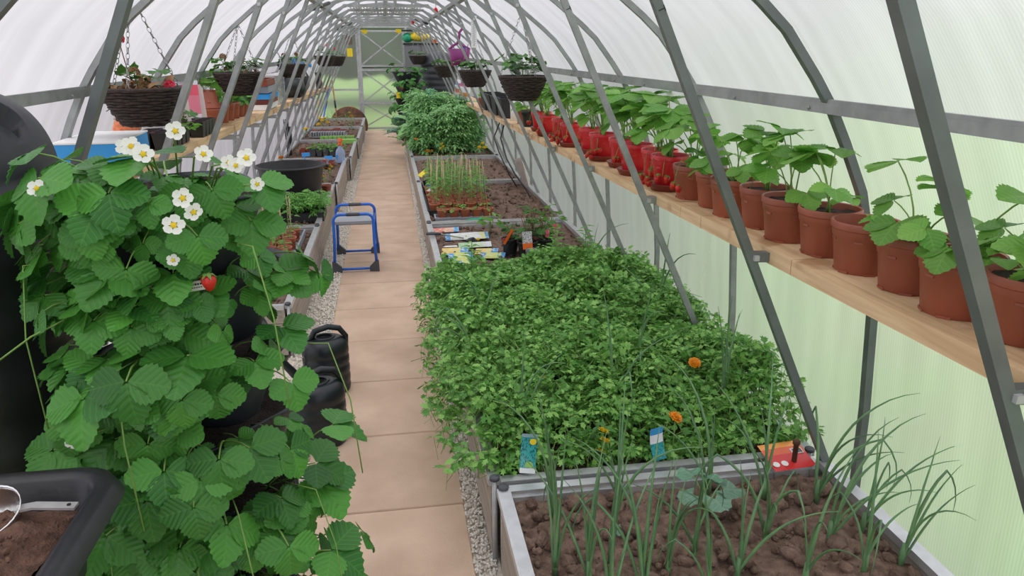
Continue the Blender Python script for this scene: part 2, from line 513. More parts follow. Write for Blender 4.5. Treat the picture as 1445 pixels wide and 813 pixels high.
    def torus(s, c, R_, r, n=10, k=4, mtx=None, sy=1.0):
        vs = []; fs = []
        for i in range(n):
            a = 2 * PI * i / n
            for j in range(k):
                b = 2 * PI * j / k
                p = Vector(((R_ + r * math.cos(b)) * math.cos(a), (R_ + r * math.cos(b)) * math.sin(a) * sy, r * math.sin(b)))
                if mtx is not None: p = mtx @ p
                vs.append(p + Vector(c))
        for i in range(n):
            for j in range(k):
                fs.append((i * k + j, ((i + 1) % n) * k + j, ((i + 1) % n) * k + (j + 1) % k, i * k + (j + 1) % k))
        return s.add(vs, fs)
    def join(s, o, mtx=None, loc=(0, 0, 0)):
        off = len(s.v); L = Vector(loc)
        for i, p in enumerate(o.v):
            q = Vector(p)
            if mtx is not None: q = mtx @ q
            s.v.append(tuple(q + L))
        for i, q in o.uv.items(): s.uv[i + off] = q
        for f, m_ in zip(o.f, o.m):
            s.f.append(tuple(i + off for i in f)); s.m.append(m_)
        return s
    def mesh(s, name, mats, smooth=False):
        me = bpy.data.meshes.new(name)
        me.from_pydata(s.v, [], s.f)
        if not isinstance(mats, (list, tuple)): mats = [mats]
        for m_ in mats: me.materials.append(m_)
        if len(mats) > 1: me.polygons.foreach_set('material_index', s.m)
        if s.uv:
            uvl = me.uv_layers.new(name='UVMap')
            idx = np.zeros(len(me.loops), dtype=np.int32)
            me.loops.foreach_get('vertex_index', idx)
            tab = np.zeros((len(s.v), 2), dtype=np.float32)
            for i, q in s.uv.items(): tab[i] = q
            uvl.data.foreach_set('uv', tab[idx].ravel())
        if smooth:
            me.polygons.foreach_set('use_smooth', [True] * len(me.polygons))
        me.update()
        return me
    def build(s, name, mats, parent=None, smooth=False, loc=None, rot=None):
        return put(name, s.mesh(name, mats, smooth), parent, loc, rot)

def put(name, me, parent=None, loc=None, rot=None, scale=None):
    o = bpy.data.objects.new(name, me)
    col.objects.link(o)
    if parent is not None: o.parent = parent
    if loc is not None: o.location = loc
    if rot is not None: o.rotation_euler = rot
    if scale is not None: o.scale = (scale,) * 3 if isinstance(scale, (int, float)) else scale
    return o

def tag(o, label, cat, group=None, kind=None):
    o['label'] = label; o['category'] = cat
    if group: o['group'] = group
    if kind: o['kind'] = kind
    return o

def thing(name, label, cat, loc=(0, 0, 0), rz=0, group=None):
    o = bpy.data.objects.new(name, None)
    col.objects.link(o)
    o.location = loc; o.rotation_euler = (0, 0, rz)
    o.empty_display_size = 0.05
    return tag(o, label, cat, group)

def struct(name):
    o = bpy.data.objects.new(name, None)
    col.objects.link(o)
    o['kind'] = 'structure'
    return o

def smooth_by_angle(o, ang=35):
    o.data.polygons.foreach_set('use_smooth', [True] * len(o.data.polygons))
    try:
        o.data.set_sharp_from_angle(angle=R(ang))
    except Exception:
        pass
    return o

def scatter(name, units, placements, mats, parent=None):
    """one joined mesh: units = list of (verts Nx3, tris Mx3, matidx M, uv or None); placements = (unit index, 3x3, offset)"""
    V = []; F = []; MI = []; off = 0
    for ui, m3, o in placements:
        v, f, mi = units[ui]
        V.append(v @ np.asarray(m3).T + np.asarray(o)); F.append(f + off); MI.append(mi); off += len(v)
    V = np.concatenate(V).astype(np.float32); F = np.concatenate(F).astype(np.int32); MI = np.concatenate(MI).astype(np.int32)
    me = bpy.data.meshes.new(name)
    me.vertices.add(len(V)); me.vertices.foreach_set('co', V.ravel())
    me.loops.add(len(F) * 3); me.loops.foreach_set('vertex_index', F.ravel())
    me.polygons.add(len(F))
    me.polygons.foreach_set('loop_start', np.arange(0, len(F) * 3, 3, dtype=np.int32))
    me.polygons.foreach_set('loop_total', np.full(len(F), 3, dtype=np.int32))
    for m_ in mats: me.materials.append(m_)
    me.polygons.foreach_set('material_index', MI)
    me.update(calc_edges=True)
    return put(name, me, parent)

def unit(mb):
    """MB -> triangulated numpy unit"""
    t = []; mi = []
    for f, m_ in zip(mb.f, mb.m):
        for k in range(1, len(f) - 1):
            t.append((f[0], f[k], f[k + 1])); mi.append(m_)
    return np.array(mb.v, dtype=float), np.array(t, dtype=np.int32), np.array(mi, dtype=np.int32)

def rotm(rx, ry, rz, s=1.0):
    return np.array((Matrix.Rotation(rz, 3, 'Z') @ Matrix.Rotation(ry, 3, 'Y') @ Matrix.Rotation(rx, 3, 'X')) * s)

# ------------------------------------------------------------------ plant building blocks
def leaflet(mb, L, W, base, fwd, nrm, fold=0.25, curl=0.25, rows=9, serr=0.10, pleat=0.03, shape=0.85, tipw=0.0):
    """serrated leaflet: midrib, pleated inner column, toothed margin, with UVs"""
    fwd = Vector(fwd).normalized(); nrm = Vector(nrm)
    nrm = (nrm - fwd * nrm.dot(fwd)).normalized()
    side = fwd.cross(nrm)
    vs = []; uv = []; n = rows * 2
    for i in range(n + 1):
        t = i / n
        pw = math.sin(PI * min(1, t) ** shape) ** 0.75 if 0 < t < 1 else tipw
        hw = W / 2 * pw
        tooth = (1 + serr) if i % 2 else (1 - serr * 0.6)
        z0 = -curl * L * t * t
        pl = pleat * W * (1 if i % 2 else -1)
        for u in (-1, -0.55, 0, 0.55, 1):
            x = u * hw * (tooth if abs(u) == 1 else 1)
            y = L * t + (0.035 * L if (i % 2 and abs(u) == 1) else 0)
            z = z0 + fold * abs(x) * (1 - 0.45 * abs(u)) + (pl * (0.9 if abs(u) == .55 else (.3 if u else 0)))
            vs.append(Vector(base) + side * x + fwd * y + nrm * z)
            uv.append((0.5 + u * hw / W, t))
    fs = []
    for i in range(n):
        for k in range(4):
            a = i * 5 + k
            fs.append((a, a + 1, a + 6, a + 5))
    mb.add(vs, fs, uv)

def strawberry_leaf(L, pet, a0, a1, tilt, seed, rows=8, n3=3, r=0.0022):
    """trifoliate leaf on a bent stalk, growing from the origin out along +y; material 0 leaf, 1 stalk"""
    q = random.Random(seed)
    mb = MB(); mb.use(1)
    pts = [Vector((0, 0, 0))]; N = 5; side = q.uniform(-.12, .12)
    for i in range(N):
        a = R(a0 + (a1 - a0) * (i + .5) / N)
        pts.append(pts[-1] + Vector((side * pet / N * i / N, math.sin(a), math.cos(a))) * (pet / N))
    mb.tube(pts, [r * 1.3, r * 1.2, r * 1.1, r, r, r * .8], 5)
    mb.use(0)
    e = pts[-1]
    tl = R(tilt)
    f = Vector((0, math.cos(tl), math.sin(tl))); nm = Vector((0, -math.sin(tl), math.cos(tl)))
    roll = Matrix.Rotation(q.uniform(-.35, .35), 3, f); nm = roll @ nm
    sd = f.cross(nm)
    for k, (a, sc) in enumerate(((0, 1.0), (R(q.uniform(72, 92)), .94), (-R(q.uniform(72, 92)), .94))[:n3]):
        d = (f * math.cos(a) + sd * math.sin(a)) + nm * q.uniform(-.18, .16)
        ll = L * sc * q.uniform(.92, 1.08)
        leaflet(mb, ll, ll * q.uniform(.92, 1.06), e + d.normalized() * L * .04, d, nm + (sd * math.sin(a)) * q.uniform(.1, .35),
                fold=q.uniform(.08, .38), curl=q.uniform(.08, .32), rows=rows, serr=.08, pleat=.010, shape=.95)
    return mb

def lobed_leaf_unit(size, seed, mi=0, lobes=3, stem=0.0):
    """small flat leaf of a few toothed lobes (parsley, celery); triangles only"""
    q = random.Random(seed)
    mb = MB()
    for k in range(lobes):
        a = R((-78, 0, 78)[k] if lobes == 3 else (-80, -40, 0, 40, 80)[k]) + q.uniform(-.15, .15)
        c = Vector((math.sin(a), math.cos(a), 0)); sd = Vector((c.y, -c.x, 0))
        up = q.uniform(-.15, .25)
        Lk = size * (1.0 if k == lobes // 2 else .85)
        b = c * size * .12
        pr = [(0, 0), (.30, .09), (.52, .34), (.70, .19), (.96, .29), (.86, .10), (1.10, 0)]
        vs = [b + Vector((0, 0, 0))]
        right = [b + c * (t * Lk) + sd * (w_ * Lk) + Vector((0, 0, up * t * Lk - .25 * size * t * t + q.uniform(-.03, .05) * size)) for t, w_ in pr[1:]]
        left = [b + c * (t * Lk) - sd * (w_ * Lk) + Vector((0, 0, up * t * Lk - .25 * size * t * t + q.uniform(-.03, .05) * size)) for t, w_ in pr[1:-1]]
        mid = b + c * (.55 * Lk) + Vector((0, 0, up * .55 * Lk - .12 * size))
        ring = vs + right + left[::-1]
        mb.use(mi).add([mid] + ring, [(0, i + 1, (i + 1) % len(ring) + 1) for i in range(len(ring))])
    if stem:
        mb.use(1).add([(-.0012, 0, 0), (.0012, 0, 0), (.0012, -stem * .35, -stem), (-.0012, -stem * .35, -stem)], [(0, 1, 2, 3)])
    return unit(mb)

def pinnate_unit(L, seed, pairs=3, W=0.34):
    """feather-shaped tomato-like leaf"""
    q = random.Random(seed); mb = MB()
    def lf(b, d, l):
        d = Vector(d).normalized(); sd = d.cross(Vector((0, 0, 1))).normalized()
        dz = Vector((0, 0, -l * .35))
        w_ = l * W
        b = Vector(b)
        vs = [b, b + d * l * .25 + sd * w_ * .8, b + d * l * .55 + sd * w_ + dz * .3, b + d * l * .7 + sd * w_ * .55 + dz * .5, b + d * l + dz,
              b + d * l * .7 - sd * w_ * .55 + dz * .5, b + d * l * .55 - sd * w_ + dz * .3, b + d * l * .25 - sd * w_ * .8, b + d * l * .5 + Vector((0, 0, .06 * l))]
        mb.use(0).add(vs, [(8, i, (i + 1) % 8) for i in range(8)])
    for i in range(pairs):
        t = .28 + .5 * i / max(1, pairs - 1)
        p = Vector((0, L * t, -.28 * L * t * t))
        for s_ in (-1, 1):
            lf(p, (s_ * .8, .55, q.uniform(-.25, .2)), L * q.uniform(.3, .4))
    lf((0, L * .82, -.2 * L), (0, 1, -.3), L * .42)
    mb.use(1).add([(-.0015, 0, 0), (.0015, 0, 0), (.001, L * .85, -.21 * L), (-.001, L * .85, -.21 * L)], [(0, 1, 2, 3)])
    return unit(mb)

def blade_mesh(name, h, lean, droop, r, seed, kink=False):
    """hollow onion leaf: tapered round blade that rises, leans along +y and may bow over"""
    q = random.Random(seed); P = []; rs = []; p = Vector((0, 0, 0)); N = 11
    for i in range(N + 1):
        t = i / N
        P.append(p.copy()); rs.append(1.22 * r * (1.0 - t ** 1.8) * (.75 + .25 * min(1, t * 5)) + .0006)
        a = lean + droop * t ** 1.7 + (1.2 if kink and t > .62 else 0)
        p = p + Vector((q.uniform(-.03, .03), math.sin(a), math.cos(a))) * (h / N)
    return MB().tube(P, rs, 6).mesh(name, ONION, True)

def flower_mb(r=0.014, petals=5):
    """white strawberry flower facing +z: 0 petals, 1 yellow centre"""
    mb = MB()
    for k in range(petals):
        a = 2 * PI * k / petals
        c = Vector((math.cos(a), math.sin(a), 0)); sd = Vector((-c.y, c.x, 0))
        vs = [c * r * .2, c * r * .55 + sd * r * .5 + Vector((0, 0, .1 * r)), c * r * .95 + sd * r * .42 + Vector((0, 0, .22 * r)), c * r * 1.12 + Vector((0, 0, .22 * r)),
              c * r * .95 - sd * r * .42 + Vector((0, 0, .22 * r)), c * r * .55 - sd * r * .5 + Vector((0, 0, .1 * r)), c * r * .65]
        mb.use(0).add(vs, [(6, i, (i + 1) % 6) for i in range(6)])
    mb.use(1).ball((0, 0, .08 * r), r * .32, 8, (1, 1, .7))
    return mb

def berry_mb(r=0.014, L=0.034):
    """strawberry hanging down from the origin: 0 flesh, 1 green cap"""
    mb = MB()
    mb.use(0).lathe([(1e-4, -L), (r * .45, -L * .88), (r * .8, -L * .62), (r, -L * .35), (r * .85, -L * .12), (r * .3, 0), (1e-4, 0)], 10)
    for k in range(6):
        a = 2 * PI * k / 6
        c = Vector((math.cos(a), math.sin(a), 0)); sd = Vector((-c.y, c.x, 0))
        mb.use(1).add([(0, 0, .002), c * r * .5 + sd * r * .3 + Vector((0, 0, .001)), c * r * 1.15 + Vector((0, 0, -.006)), c * r * .5 - sd * r * .3 + Vector((0, 0, .001))], [(0, 1, 2, 3)])
    return mb

def pompom_mb(r, seed=1):
    """marigold head: rings of petals"""
    q = random.Random(seed); mb = MB()
    for ring, (el, n, l) in enumerate(((0.05, 11, 1.0), (.45, 10, .95), (.85, 8, .8), (1.25, 5, .6))):
        for k in range(n):
            a = 2 * PI * (k + .5 * (ring % 2)) / n + q.uniform(-.1, .1)
            d = Vector((math.cos(a) * math.cos(el), math.sin(a) * math.cos(el), math.sin(el) * .8)); sd = Vector((-math.sin(a), math.cos(a), 0))
            b = d * r * .2; e = d * r * l; w_ = r * .33
            u = Vector((0, 0, .12 * r * q.uniform(-1, 1)))
            mb.add([b, b + (e - b) * .6 + sd * w_ * .8, e + sd * w_ * .55 + u, e - sd * w_ * .55 - u, b + (e - b) * .6 - sd * w_ * .8], [(0, 1, 2, 3, 4)])
    mb.ball((0, 0, .05 * r), r * .45, 6)
    return mb

ORD = ['first', 'second', 'third', 'fourth', 'fifth', 'sixth', 'seventh', 'eighth', 'ninth', 'tenth', 'eleventh', 'twelfth',
       'thirteenth', 'fourteenth', 'fifteenth', 'sixteenth', 'seventeenth', 'eighteenth', 'nineteenth', 'twentieth']

# ================================================================== STRUCTURE
XC = 0.04                                              # centre line of the tunnel
YEND = 16.3
PROF = [(1.50, 0), (1.497, .19), (1.487, .5), (1.46, .848), (1.415, 1.06), (1.365, 1.235), (1.294, 1.381), (1.235, 1.49), (1.18, 1.57),
        (1.08, 1.70), (1.0, 1.774), (.85, 1.894), (.7, 1.993), (.5, 2.093), (.25, 2.173), (0, 2.20)]

def shear_y(x):                                        # the frames stand slightly askew: the left feet are 0.3 m farther on
    return 0.15 * (1 - (x - XC) / 1.5)

def build_structure():
    # ---- ground
    floor = struct('floor')
    mb = MB().add([(-1.6, -1, -.04), (1.7, -1, -.04), (1.7, YEND + .3, -.04), (-1.6, YEND + .3, -.04)], [(0, 1, 2, 3)])
    for xa, xb in ((.21, .30), (-.62, -.40)): mb.box(((xa + xb) / 2, YEND / 2, -.024), (xb - xa, YEND, .028))
    mb.build('subsoil', SUBSOIL, floor)
    y = 0.12; k = 0
    while y < YEND - .1:
        L = .575
        q = random.Random(k)
        f_ = y / YEND; xs = [(-.392 - .055 * f_, .205 + .062 * f_)]
        for a, b in xs:
            s = MB()
            g = .003
            z = q.uniform(-.001, .0015)
            s.add([(a + .004, y + g + .004, z), (b - .004, y + g + .004, z), (b - .004, y + L - g - .004, z), (a + .004, y + L - g - .004, z),
                   (a, y + g, z - .005), (b, y + g, z - .005), (b, y + L - g, z - .005), (a, y + L - g, z - .005),
                   (a, y + g, -.04), (b, y + g, -.04), (b, y + L - g, -.04), (a, y + L - g, -.04)],
                  [(0, 1, 2, 3), (4, 5, 1, 0), (5, 6, 2, 1), (6, 7, 3, 2), (7, 4, 0, 3), (8, 9, 5, 4), (9, 10, 6, 5), (10, 11, 7, 6), (11, 8, 4, 7)])
            s.build('paving_slab', SLAB, floor)
        y += L; k += 1
    # pebbles
    us = []
    for i in range(5):
        q = random.Random(i); p = MB().ball((0, 0, 0), 1, 5, (1, q.uniform(.6, .95), q.uniform(.5, .75)))
        p.v = [tuple(c * q.uniform(.8, 1.15) for c in v) for v in p.v]
        us.append(unit(p))
    q = random.Random(5); pl = []
    def strip(x0, x1, y0, y1, n, r0, r1):
        for _ in range(n):
            pl.append((q.randrange(5), rotm(q.uniform(0, 6), q.uniform(0, 6), q.uniform(0, 6), q.uniform(r0, r1)),
                       (q.uniform(x0, x1), q.uniform(y0, y1), q.uniform(-.008, .006))))
    strip(.212, .285, .9, 3.6, 2600, .005, .009)
    strip(.228, .285, 3.6, 8, 1900, .006, .011)
    strip(.25, .29, 8, YEND - .2, 1300, .009, .014)
    strip(-.60, -.398, 1.2, 4, 1500, .007, .012)
    strip(-.60, -.41, 4, 8, 3200, .007, .011)
    strip(-.60, -.43, 8, YEND - .2, 2600, .009, .014)
    g = scatter('gravel', us, pl, [PEBBLE], floor)
    g['kind'] = 'stuff'
    # ---- lawn and trees outside
    lw = MB().add([(-60, -30, -.06), (60, -30, -.06), (60, 90, -.06), (-60, 90, -.06)], [(0, 1, 2, 3)]).build('lawn', LAWN)
    lw['kind'] = 'structure'
    yd_ = MB().box((-9.6, 8, -.055), (16, 26, .03)).build('gravel_yard', YARD); yd_['kind'] = 'structure'

    # ---- polycarbonate skin, bay by bay
    wr, wl, ce, wb = struct('wall_right'), struct('wall_left'), struct('ceiling'), struct('wall_back')
    skin = [(x + .03 * (.4 + .6 * x / 1.5), z + .028 * (1 - x / 1.5)) for x, z in PROF]
    def bay(parent, prof, side, y0, y1, name='polycarbonate_panel', m_=None):
        s = MB(); n = len(prof)
        for (x, z) in prof:
            X = XC + side * x
            for yy in (y0, y1):
                s.v.append((X, yy + shear_y(X), z))
        s.f = [(2 * i, 2 * i + 1, 2 * i + 3, 2 * i + 2) if side > 0 else (2 * i, 2 * i + 2, 2 * i + 3, 2 * i + 1) for i in range(n - 1)]
        s.m = [0] * len(s.f)
        return s.build(name, m_ or POLY, parent, True)
    low = [p for p in skin if p[1] < 1.5]; i0 = len(low) - 1
    mid = skin[i0:]
    for k in range(-2, 16):
        a, b = k - .001, k + 1.001
        if k == 15: b = YEND - 15 + 15 - .16
        bay(wr, low, 1, a, b); bay(wl, low, -1, a, b)
        bay(ce, mid, 1, a, b, m_=POLY_R); bay(ce, mid, -1, a, b, m_=POLY_R)
    # ---- back wall: panels round the door
    def sheet(x0, x1, z0, z1, name, parent, y=YEND + .02):
        # follows the arch outline at the top
        xs = np.linspace(x0, x1, 9); vs = []
        for x in xs:
            r = abs(x - XC)
            zt = min(z1, float(np.interp(-r, [-p[0] for p in skin], [p[1] for p in skin])) if r < 1.53 else 0)
            vs += [(x, y, z0), (x, y, max(z0, zt))]
        return MB().add(vs, [(2 * i, 2 * i + 2, 2 * i + 3, 2 * i + 1) for i in range(8)]).build(name, POLY_E, parent)
    sheet(-1.48, -.52, 0, .82, 'polycarbonate_panel', wb); sheet(-1.48, -.52, .83, 2.3, 'polycarbonate_panel', wb)
    sheet(.42, 1.56, 0, .82, 'polycarbonate_panel', wb); sheet(.42, 1.56, .83, 2.3, 'polycarbonate_panel', wb)
    sheet(-.515, .415, 2.04, 2.4, 'polycarbonate_panel', wb)
    f = MB().bar((-1.45, YEND, .825), (-.5, YEND, .825), .035, .035, (0, 0, 1)); f.build('rail', ZINC, wb)
    f = MB().bar((.42, YEND, .825), (1.53, YEND, .825), .035, .035, (0, 0, 1)); f.build('rail', ZINC, wb)
    f = MB().bar((-1.46, YEND, .02), (-.5, YEND, .02), .04, .04, (0, 0, 1)); f.build('rail', ZINC, wb)
    f = MB().bar((.42, YEND, .02), (1.53, YEND, .02), .04, .04, (0, 0, 1)); f.build('rail', ZINC, wb)
    for x in (-.55, .455):
        MB().bar((x, YEND, 0), (x, YEND, 2.12), .045, .045).build('post', ZINC, wb)
    MB().bar((-.63, YEND, 2.075), (.53, YEND, 2.075), .04, .04, (0, 0, 1)).build('rail', ZINC, wb)
    # door
    d = struct('door_1'); yd = YEND - .03
    for x in (-.50, .40):
        MB().bar((x, yd, .0), (x, yd, 2.02), .05, .04).build('stile', ZINC, d)
    for z in (1.99, 1.30, 1.22, .55, .03):
        MB().bar((-.475, yd, z), (.375, yd, z), .04, .04, (0, 0, 1)).build('rail', ZINC, d)
    for z0, z1 in ((1.33, 1.97), (.58, 1.20), (.06, .53)):
        MB().bar((-.47, yd, z0), (.37, yd, z1), .026, .02).build('brace', ZINC, d)
        MB().bar((-.47, yd + .021, z1), (.37, yd + .021, z0), .026, .02).build('brace', ZINC, d)
    for z0, z1 in ((1.3, 2.0), (.55, 1.26), (.03, .55)):
        MB().add([(-.49, yd + .04, z0), (.39, yd + .04, z0), (.39, yd + .04, z1), (-.49, yd + .04, z1)], [(0, 1, 2, 3)]).build('polycarbonate_panel', POLY_E, d)
    MB().box((.375, yd - .05, 1.30), (.03, .08, .015)).box((.36, yd - .09, 1.62), (.14, .014, .018)).build('handle', ZINC, d)
    # ---- arches, braces, ties (one frame per metre)
    for k in range(0, 16):
        fr = struct('trim_%d' % (k + 1))
        P = lambda x, z: (XC + x, k + shear_y(XC + x), z)
        n = Vector((.1, 1, 0)).normalized()
        arch = [P(x, z) for x, z in PROF] + [P(-x, z) for x, z in PROF[-2::-1]]
        M_ = STEEL_D if k < 3 else STEEL  # nearest frames get the copy with backlit shade in its colour
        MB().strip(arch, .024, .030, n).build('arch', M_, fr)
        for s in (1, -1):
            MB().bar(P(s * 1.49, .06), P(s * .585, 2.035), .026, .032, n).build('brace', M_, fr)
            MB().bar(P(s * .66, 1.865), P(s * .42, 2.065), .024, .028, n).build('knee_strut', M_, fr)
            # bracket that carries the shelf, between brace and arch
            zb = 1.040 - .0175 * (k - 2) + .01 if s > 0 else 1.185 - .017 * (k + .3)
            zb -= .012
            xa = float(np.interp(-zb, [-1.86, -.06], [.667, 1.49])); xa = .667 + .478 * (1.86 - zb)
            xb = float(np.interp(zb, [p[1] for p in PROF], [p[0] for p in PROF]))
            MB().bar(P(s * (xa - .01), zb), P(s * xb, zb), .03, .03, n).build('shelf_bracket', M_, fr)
            bl = MB()
            for (bx, bz) in ((xa - .005, zb), (.66, 1.865), (.600, 2.0)):
                c = Vector(P(s * bx, bz)) - n * .019
                bl.box(c, (.016, .012, .016))
            bl.build('bolts', ZINC, fr)
        if k in (2, 3):
            for zz in ((1.752,) if k == 2 else (1.80, 1.845)):
                xx = .667 + .478 * (1.86 - zz); d_ = (Vector(P(.585, 2.035)) - Vector(P(1.49, .06))).normalized(); sd_ = n.cross(d_).normalized()
                c = Vector(P(xx, zz)) - n * .0165; hh = .009
                lt = MB().bar(c - d_ * hh + sd_ * .008, c + d_ * hh + sd_ * .008, .003, .001, n); lt.bar(c + sd_ * .008, c - sd_ * .010, .003, .001, n)
                lt.build('stamped_letter', BLACK, fr)
        MB().bar(P(-.43, 2.065), P(.43, 2.065), .026, .03, n).build('tie', M_, fr)
        wv = MB()
        for x in (-.30, -.1, .1, .30):
            zt = float(np.interp(-abs(x), [-p[0] for p in PROF], [p[1] for p in PROF]))
            wv.bar(P(x, 2.065), P(x, zt), .018, .018, n)
        wv.build('tie_webs', M_, fr)
    # ---- purlins along the tunnel
    fr = struct('trim_17')
    for (x, z, m_, name) in ((1.238, 1.484, STEEL, 'purlin'), (-1.238, 1.482, STEEL, 'purlin'), (1.498, .03, STEEL, 'base_rail'), (-1.498, .03, STEEL, 'base_rail'),
                             (0, 2.18, STEEL, 'ridge_purlin'), (.6, 2.03, STEEL, 'purlin'), (-.6, 2.03, STEEL, 'purlin')):
        X = XC + x
        up = (0, 0, 1)
        b = MB().bar((X, -1.5, z), (X, YEND, z), .05, .03, up)
        if name == 'purlin' and z < 1.5:
            b.bar((X - (.016 if x > 0 else -.016), -1.5, z + .02), (X - (.016 if x > 0 else -.016), YEND, z + .02), .014, .012, up)
            for yy in np.arange(.6, YEND, .5): b.ball((X - math.copysign(.027, x), yy, z - .004), .006, 6)
        b.build(name, m_, fr)
build_structure()

def outdoor_tree(x, y, h, r, seed, label):
    t = thing('tree', label, 'tree', (x, y, -.06))
    MB().tube([(0, 0, 0), (.1, 0, h * .35), (0, .05, h * .6)], [.22, .17, .1], 8).build('trunk', TOOLW, t, True)
    q = random.Random(seed); c = MB()
    for i in range(22):
        a = q.uniform(0, 2 * PI); rr = q.uniform(0, r * .7)
        c.ball((rr * math.cos(a), rr * math.sin(a), h * q.uniform(.18, .85)), r * q.uniform(.38, .6), 12)
    c.v = [tuple(Vector(v) + Vector(v).normalized() * .35 * noise.noise(Vector(v) * 1.7)) for v in c.v]
    c.build('crown', HEDGE, t, True)
outdoor_tree(-10.2, 27, 7.0, 4.0, 1, 'tall dark tree blurred beyond the far left end panel')
outdoor_tree(1.2, 26, 7.5, 4.2, 2, 'tall dark tree blurred behind the end door')
outdoor_tree(12.4, 27, 7.0, 4.0, 3, 'tall dark tree blurred beyond the far right end panel')

# ================================================================== RAISED BEDS
BEDS_R = [(.15, 2.02), (2.08, 3.97), (4.01, 5.83), (5.88, 7.78), (7.83, 9.68), (9.74, 11.55), (11.6, 13.9)]
BEDS_L = [(3.98, 5.87), (5.93, 7.81), (7.87, 9.76), (9.82, 11.80), (11.87, 13.80), (13.87, 15.60)]
RIM = .31
def soil_mesh(x0, x1, y0, y1, z, nx, ny, amp, seed, f=9):
    s = MB(); o = Vector((seed * 3.1, seed * 1.7, 0))
    for j in range(ny + 1):
        for i in range(nx + 1):
            x = x0 + (x1 - x0) * i / nx; y = y0 + (y1 - y0) * j / ny
            p = Vector((x, y, 0))
            h = noise.noise(p * f + o) * amp + noise.noise(p * f * 3.1 + o) * amp * .55 + abs(noise.noise(p * f * 6.5 + o)) * amp * .4
            s.v.append((x, y, z + h))
    for j in range(ny):
        for i in range(nx):
            a = j * (nx + 1) + i
            s.f.append((a, a + 1, a + nx + 2, a + nx + 1)); s.m.append(0)
    return s

def clods(x0, x1, y0, y1, z, n, r0, r1, seed):
    q = random.Random(seed); us = []
    for i in range(6):
        p = MB().ball((0, 0, 0), 1, 7, (1, q.uniform(.7, 1), q.uniform(.5, .8)))
        p.v = [tuple(Vector(v) * (1 + .35 * noise.noise(Vector(v) * 1.6 + Vector((i * 7, 0, 0))))) for v in p.v]
        us.append(unit(p))
    pl = []
    for _ in range(n):
        r = r0 + (r1 - r0) * q.random() ** 3
        pl.append((q.randrange(6), rotm(q.uniform(0, 6), q.uniform(0, 6), q.uniform(0, 6), r), (q.uniform(x0, x1), q.uniform(y0, y1), z + q.uniform(-.2, .7) * r)))
    return us, pl

def raised_bed(label, x0, x1, y0, y1, inner, seed, near=0):
    """inner = which side (+1: x1, -1: x0) faces the path; boards, aluminium rim, corner caps, soil"""
    t = thing('raised_bed', label, 'raised bed', ((x0 + x1) / 2, (y0 + y1) / 2, 0))
    ox, oy = (x0 + x1) / 2, (y0 + y1) / 2
    q = random.Random(seed)
    def local(mb): mb.v = [(a - ox, b - oy, c) for a, b, c in mb.v]; return mb
    for side, x in ((-1, x0), (1, x1)):
        for kk in range(3):
            z0 = .012 + kk * .095
            b = MB().bar((x, y0 + .02, z0 + .046), (x, y1 - .02, z0 + .046), .018 + q.uniform(-.001, .002), .091, (0, 0, 1))
            local(b).build('board', BOARD, t)
        r = MB().bar((x, y0, RIM - .012), (x, y1, RIM - .012), .042, .026, (0, 0, 1)); local(r).build('rim_rail', ALU, t)
    for y in (y0, y1):
        for kk in range(3):
            z0 = .012 + kk * .095
            b = MB().bar((x0 + .02, y, z0 + .046), (x1 - .02, y, z0 + .046), .016, .091, (0, 0, 1)); local(b).build('board', BOARD, t)
        r = MB().bar((x0 + .02, y, RIM - .014), (x1 - .02, y, RIM - .014), .036, .026, (0, 0, 1))
        r.bar((x0 + .02, y + (.02 if y == y0 else -.02), RIM - .045), (x1 - .02, y + (.02 if y == y0 else -.02), RIM - .045), .012, .05, (0, 0, 1))
        local(r).build('rim_rail', ALU, t)
    for x in (x0, x1):
        for y in (y0, y1):
            c = MB().lathe([(.009, .0), (.009, RIM - .002)], 8, (x, y, 0)).use(1).lathe([(.017, RIM - .002), (.017, RIM + .008), (.013, RIM + .011)], 10, (x, y, 0)); local(c).build('corner_post', [ZINC, DGREY], t, True)
    zs = .265
    nx, ny = (130, 150) if near == 2 else ((60, 80) if near else (28, 36))
    s = soil_mesh(x0 + .02, x1 - .02, y0 + .02, y1 - .02, zs, nx, ny, .022 if near == 2 else .014, seed, 9)
    local(s).build('soil', SOIL, t, True)
    n, r0, r1 = (1900, .004, .034) if near == 2 else ((700, .005, .024) if near else (160, .008, .026))
    us, pl = clods(x0 + .03, x1 - .03, y0 + .03, y1 - .03, zs + .005, n, r0, r1, seed)
    pl = [(a, m_, (p[0] - ox, p[1] - oy, p[2])) for a, m_, p in pl]
    c = scatter('soil_clods', us, pl, [SOIL], t); c['kind'] = 'stuff'
    return t

XR0, XR1, XL0, XL1 = .285, 1.40, -1.37, -.575
RB = ['nearest right raised bed growing onions', 'second right raised bed overgrown with parsley', 'third right raised bed with seed packets lying on soil',
      'fourth right raised bed holding a tray of staked seedling pots', 'fifth right raised bed with bare soil behind the seedling pots',
      'right raised bed with tomato bushes and marigolds at its front edge', 'farthest right raised bed behind the tomato bushes']
LB = ['nearest left raised bed with staked terracotta pots', 'left raised bed holding the big black tub', 'left raised bed with red trays and the spray bottle',
      'left raised bed with grey corrugated tray', 'left raised bed with yellow marigolds by its left rim', 'farthest left raised bed below the rusty disc']
for i, (a, b) in enumerate(BEDS_R):
    raised_bed(RB[i], XR0 + (0.02 if i == 0 else 0), XR1 + (.01 if i == 0 else 0), a, b, -1, 10 + i, 2 if i == 0 else (1 if i in (2, 3) else 0))
for i, (a, b) in enumerate(BEDS_L):
    raised_bed(LB[i], XL0, (-.595, -.60, -.565, -.505, -.48, -.472)[i], a, b, 1, 30 + i, 1 if i < 2 else 0)

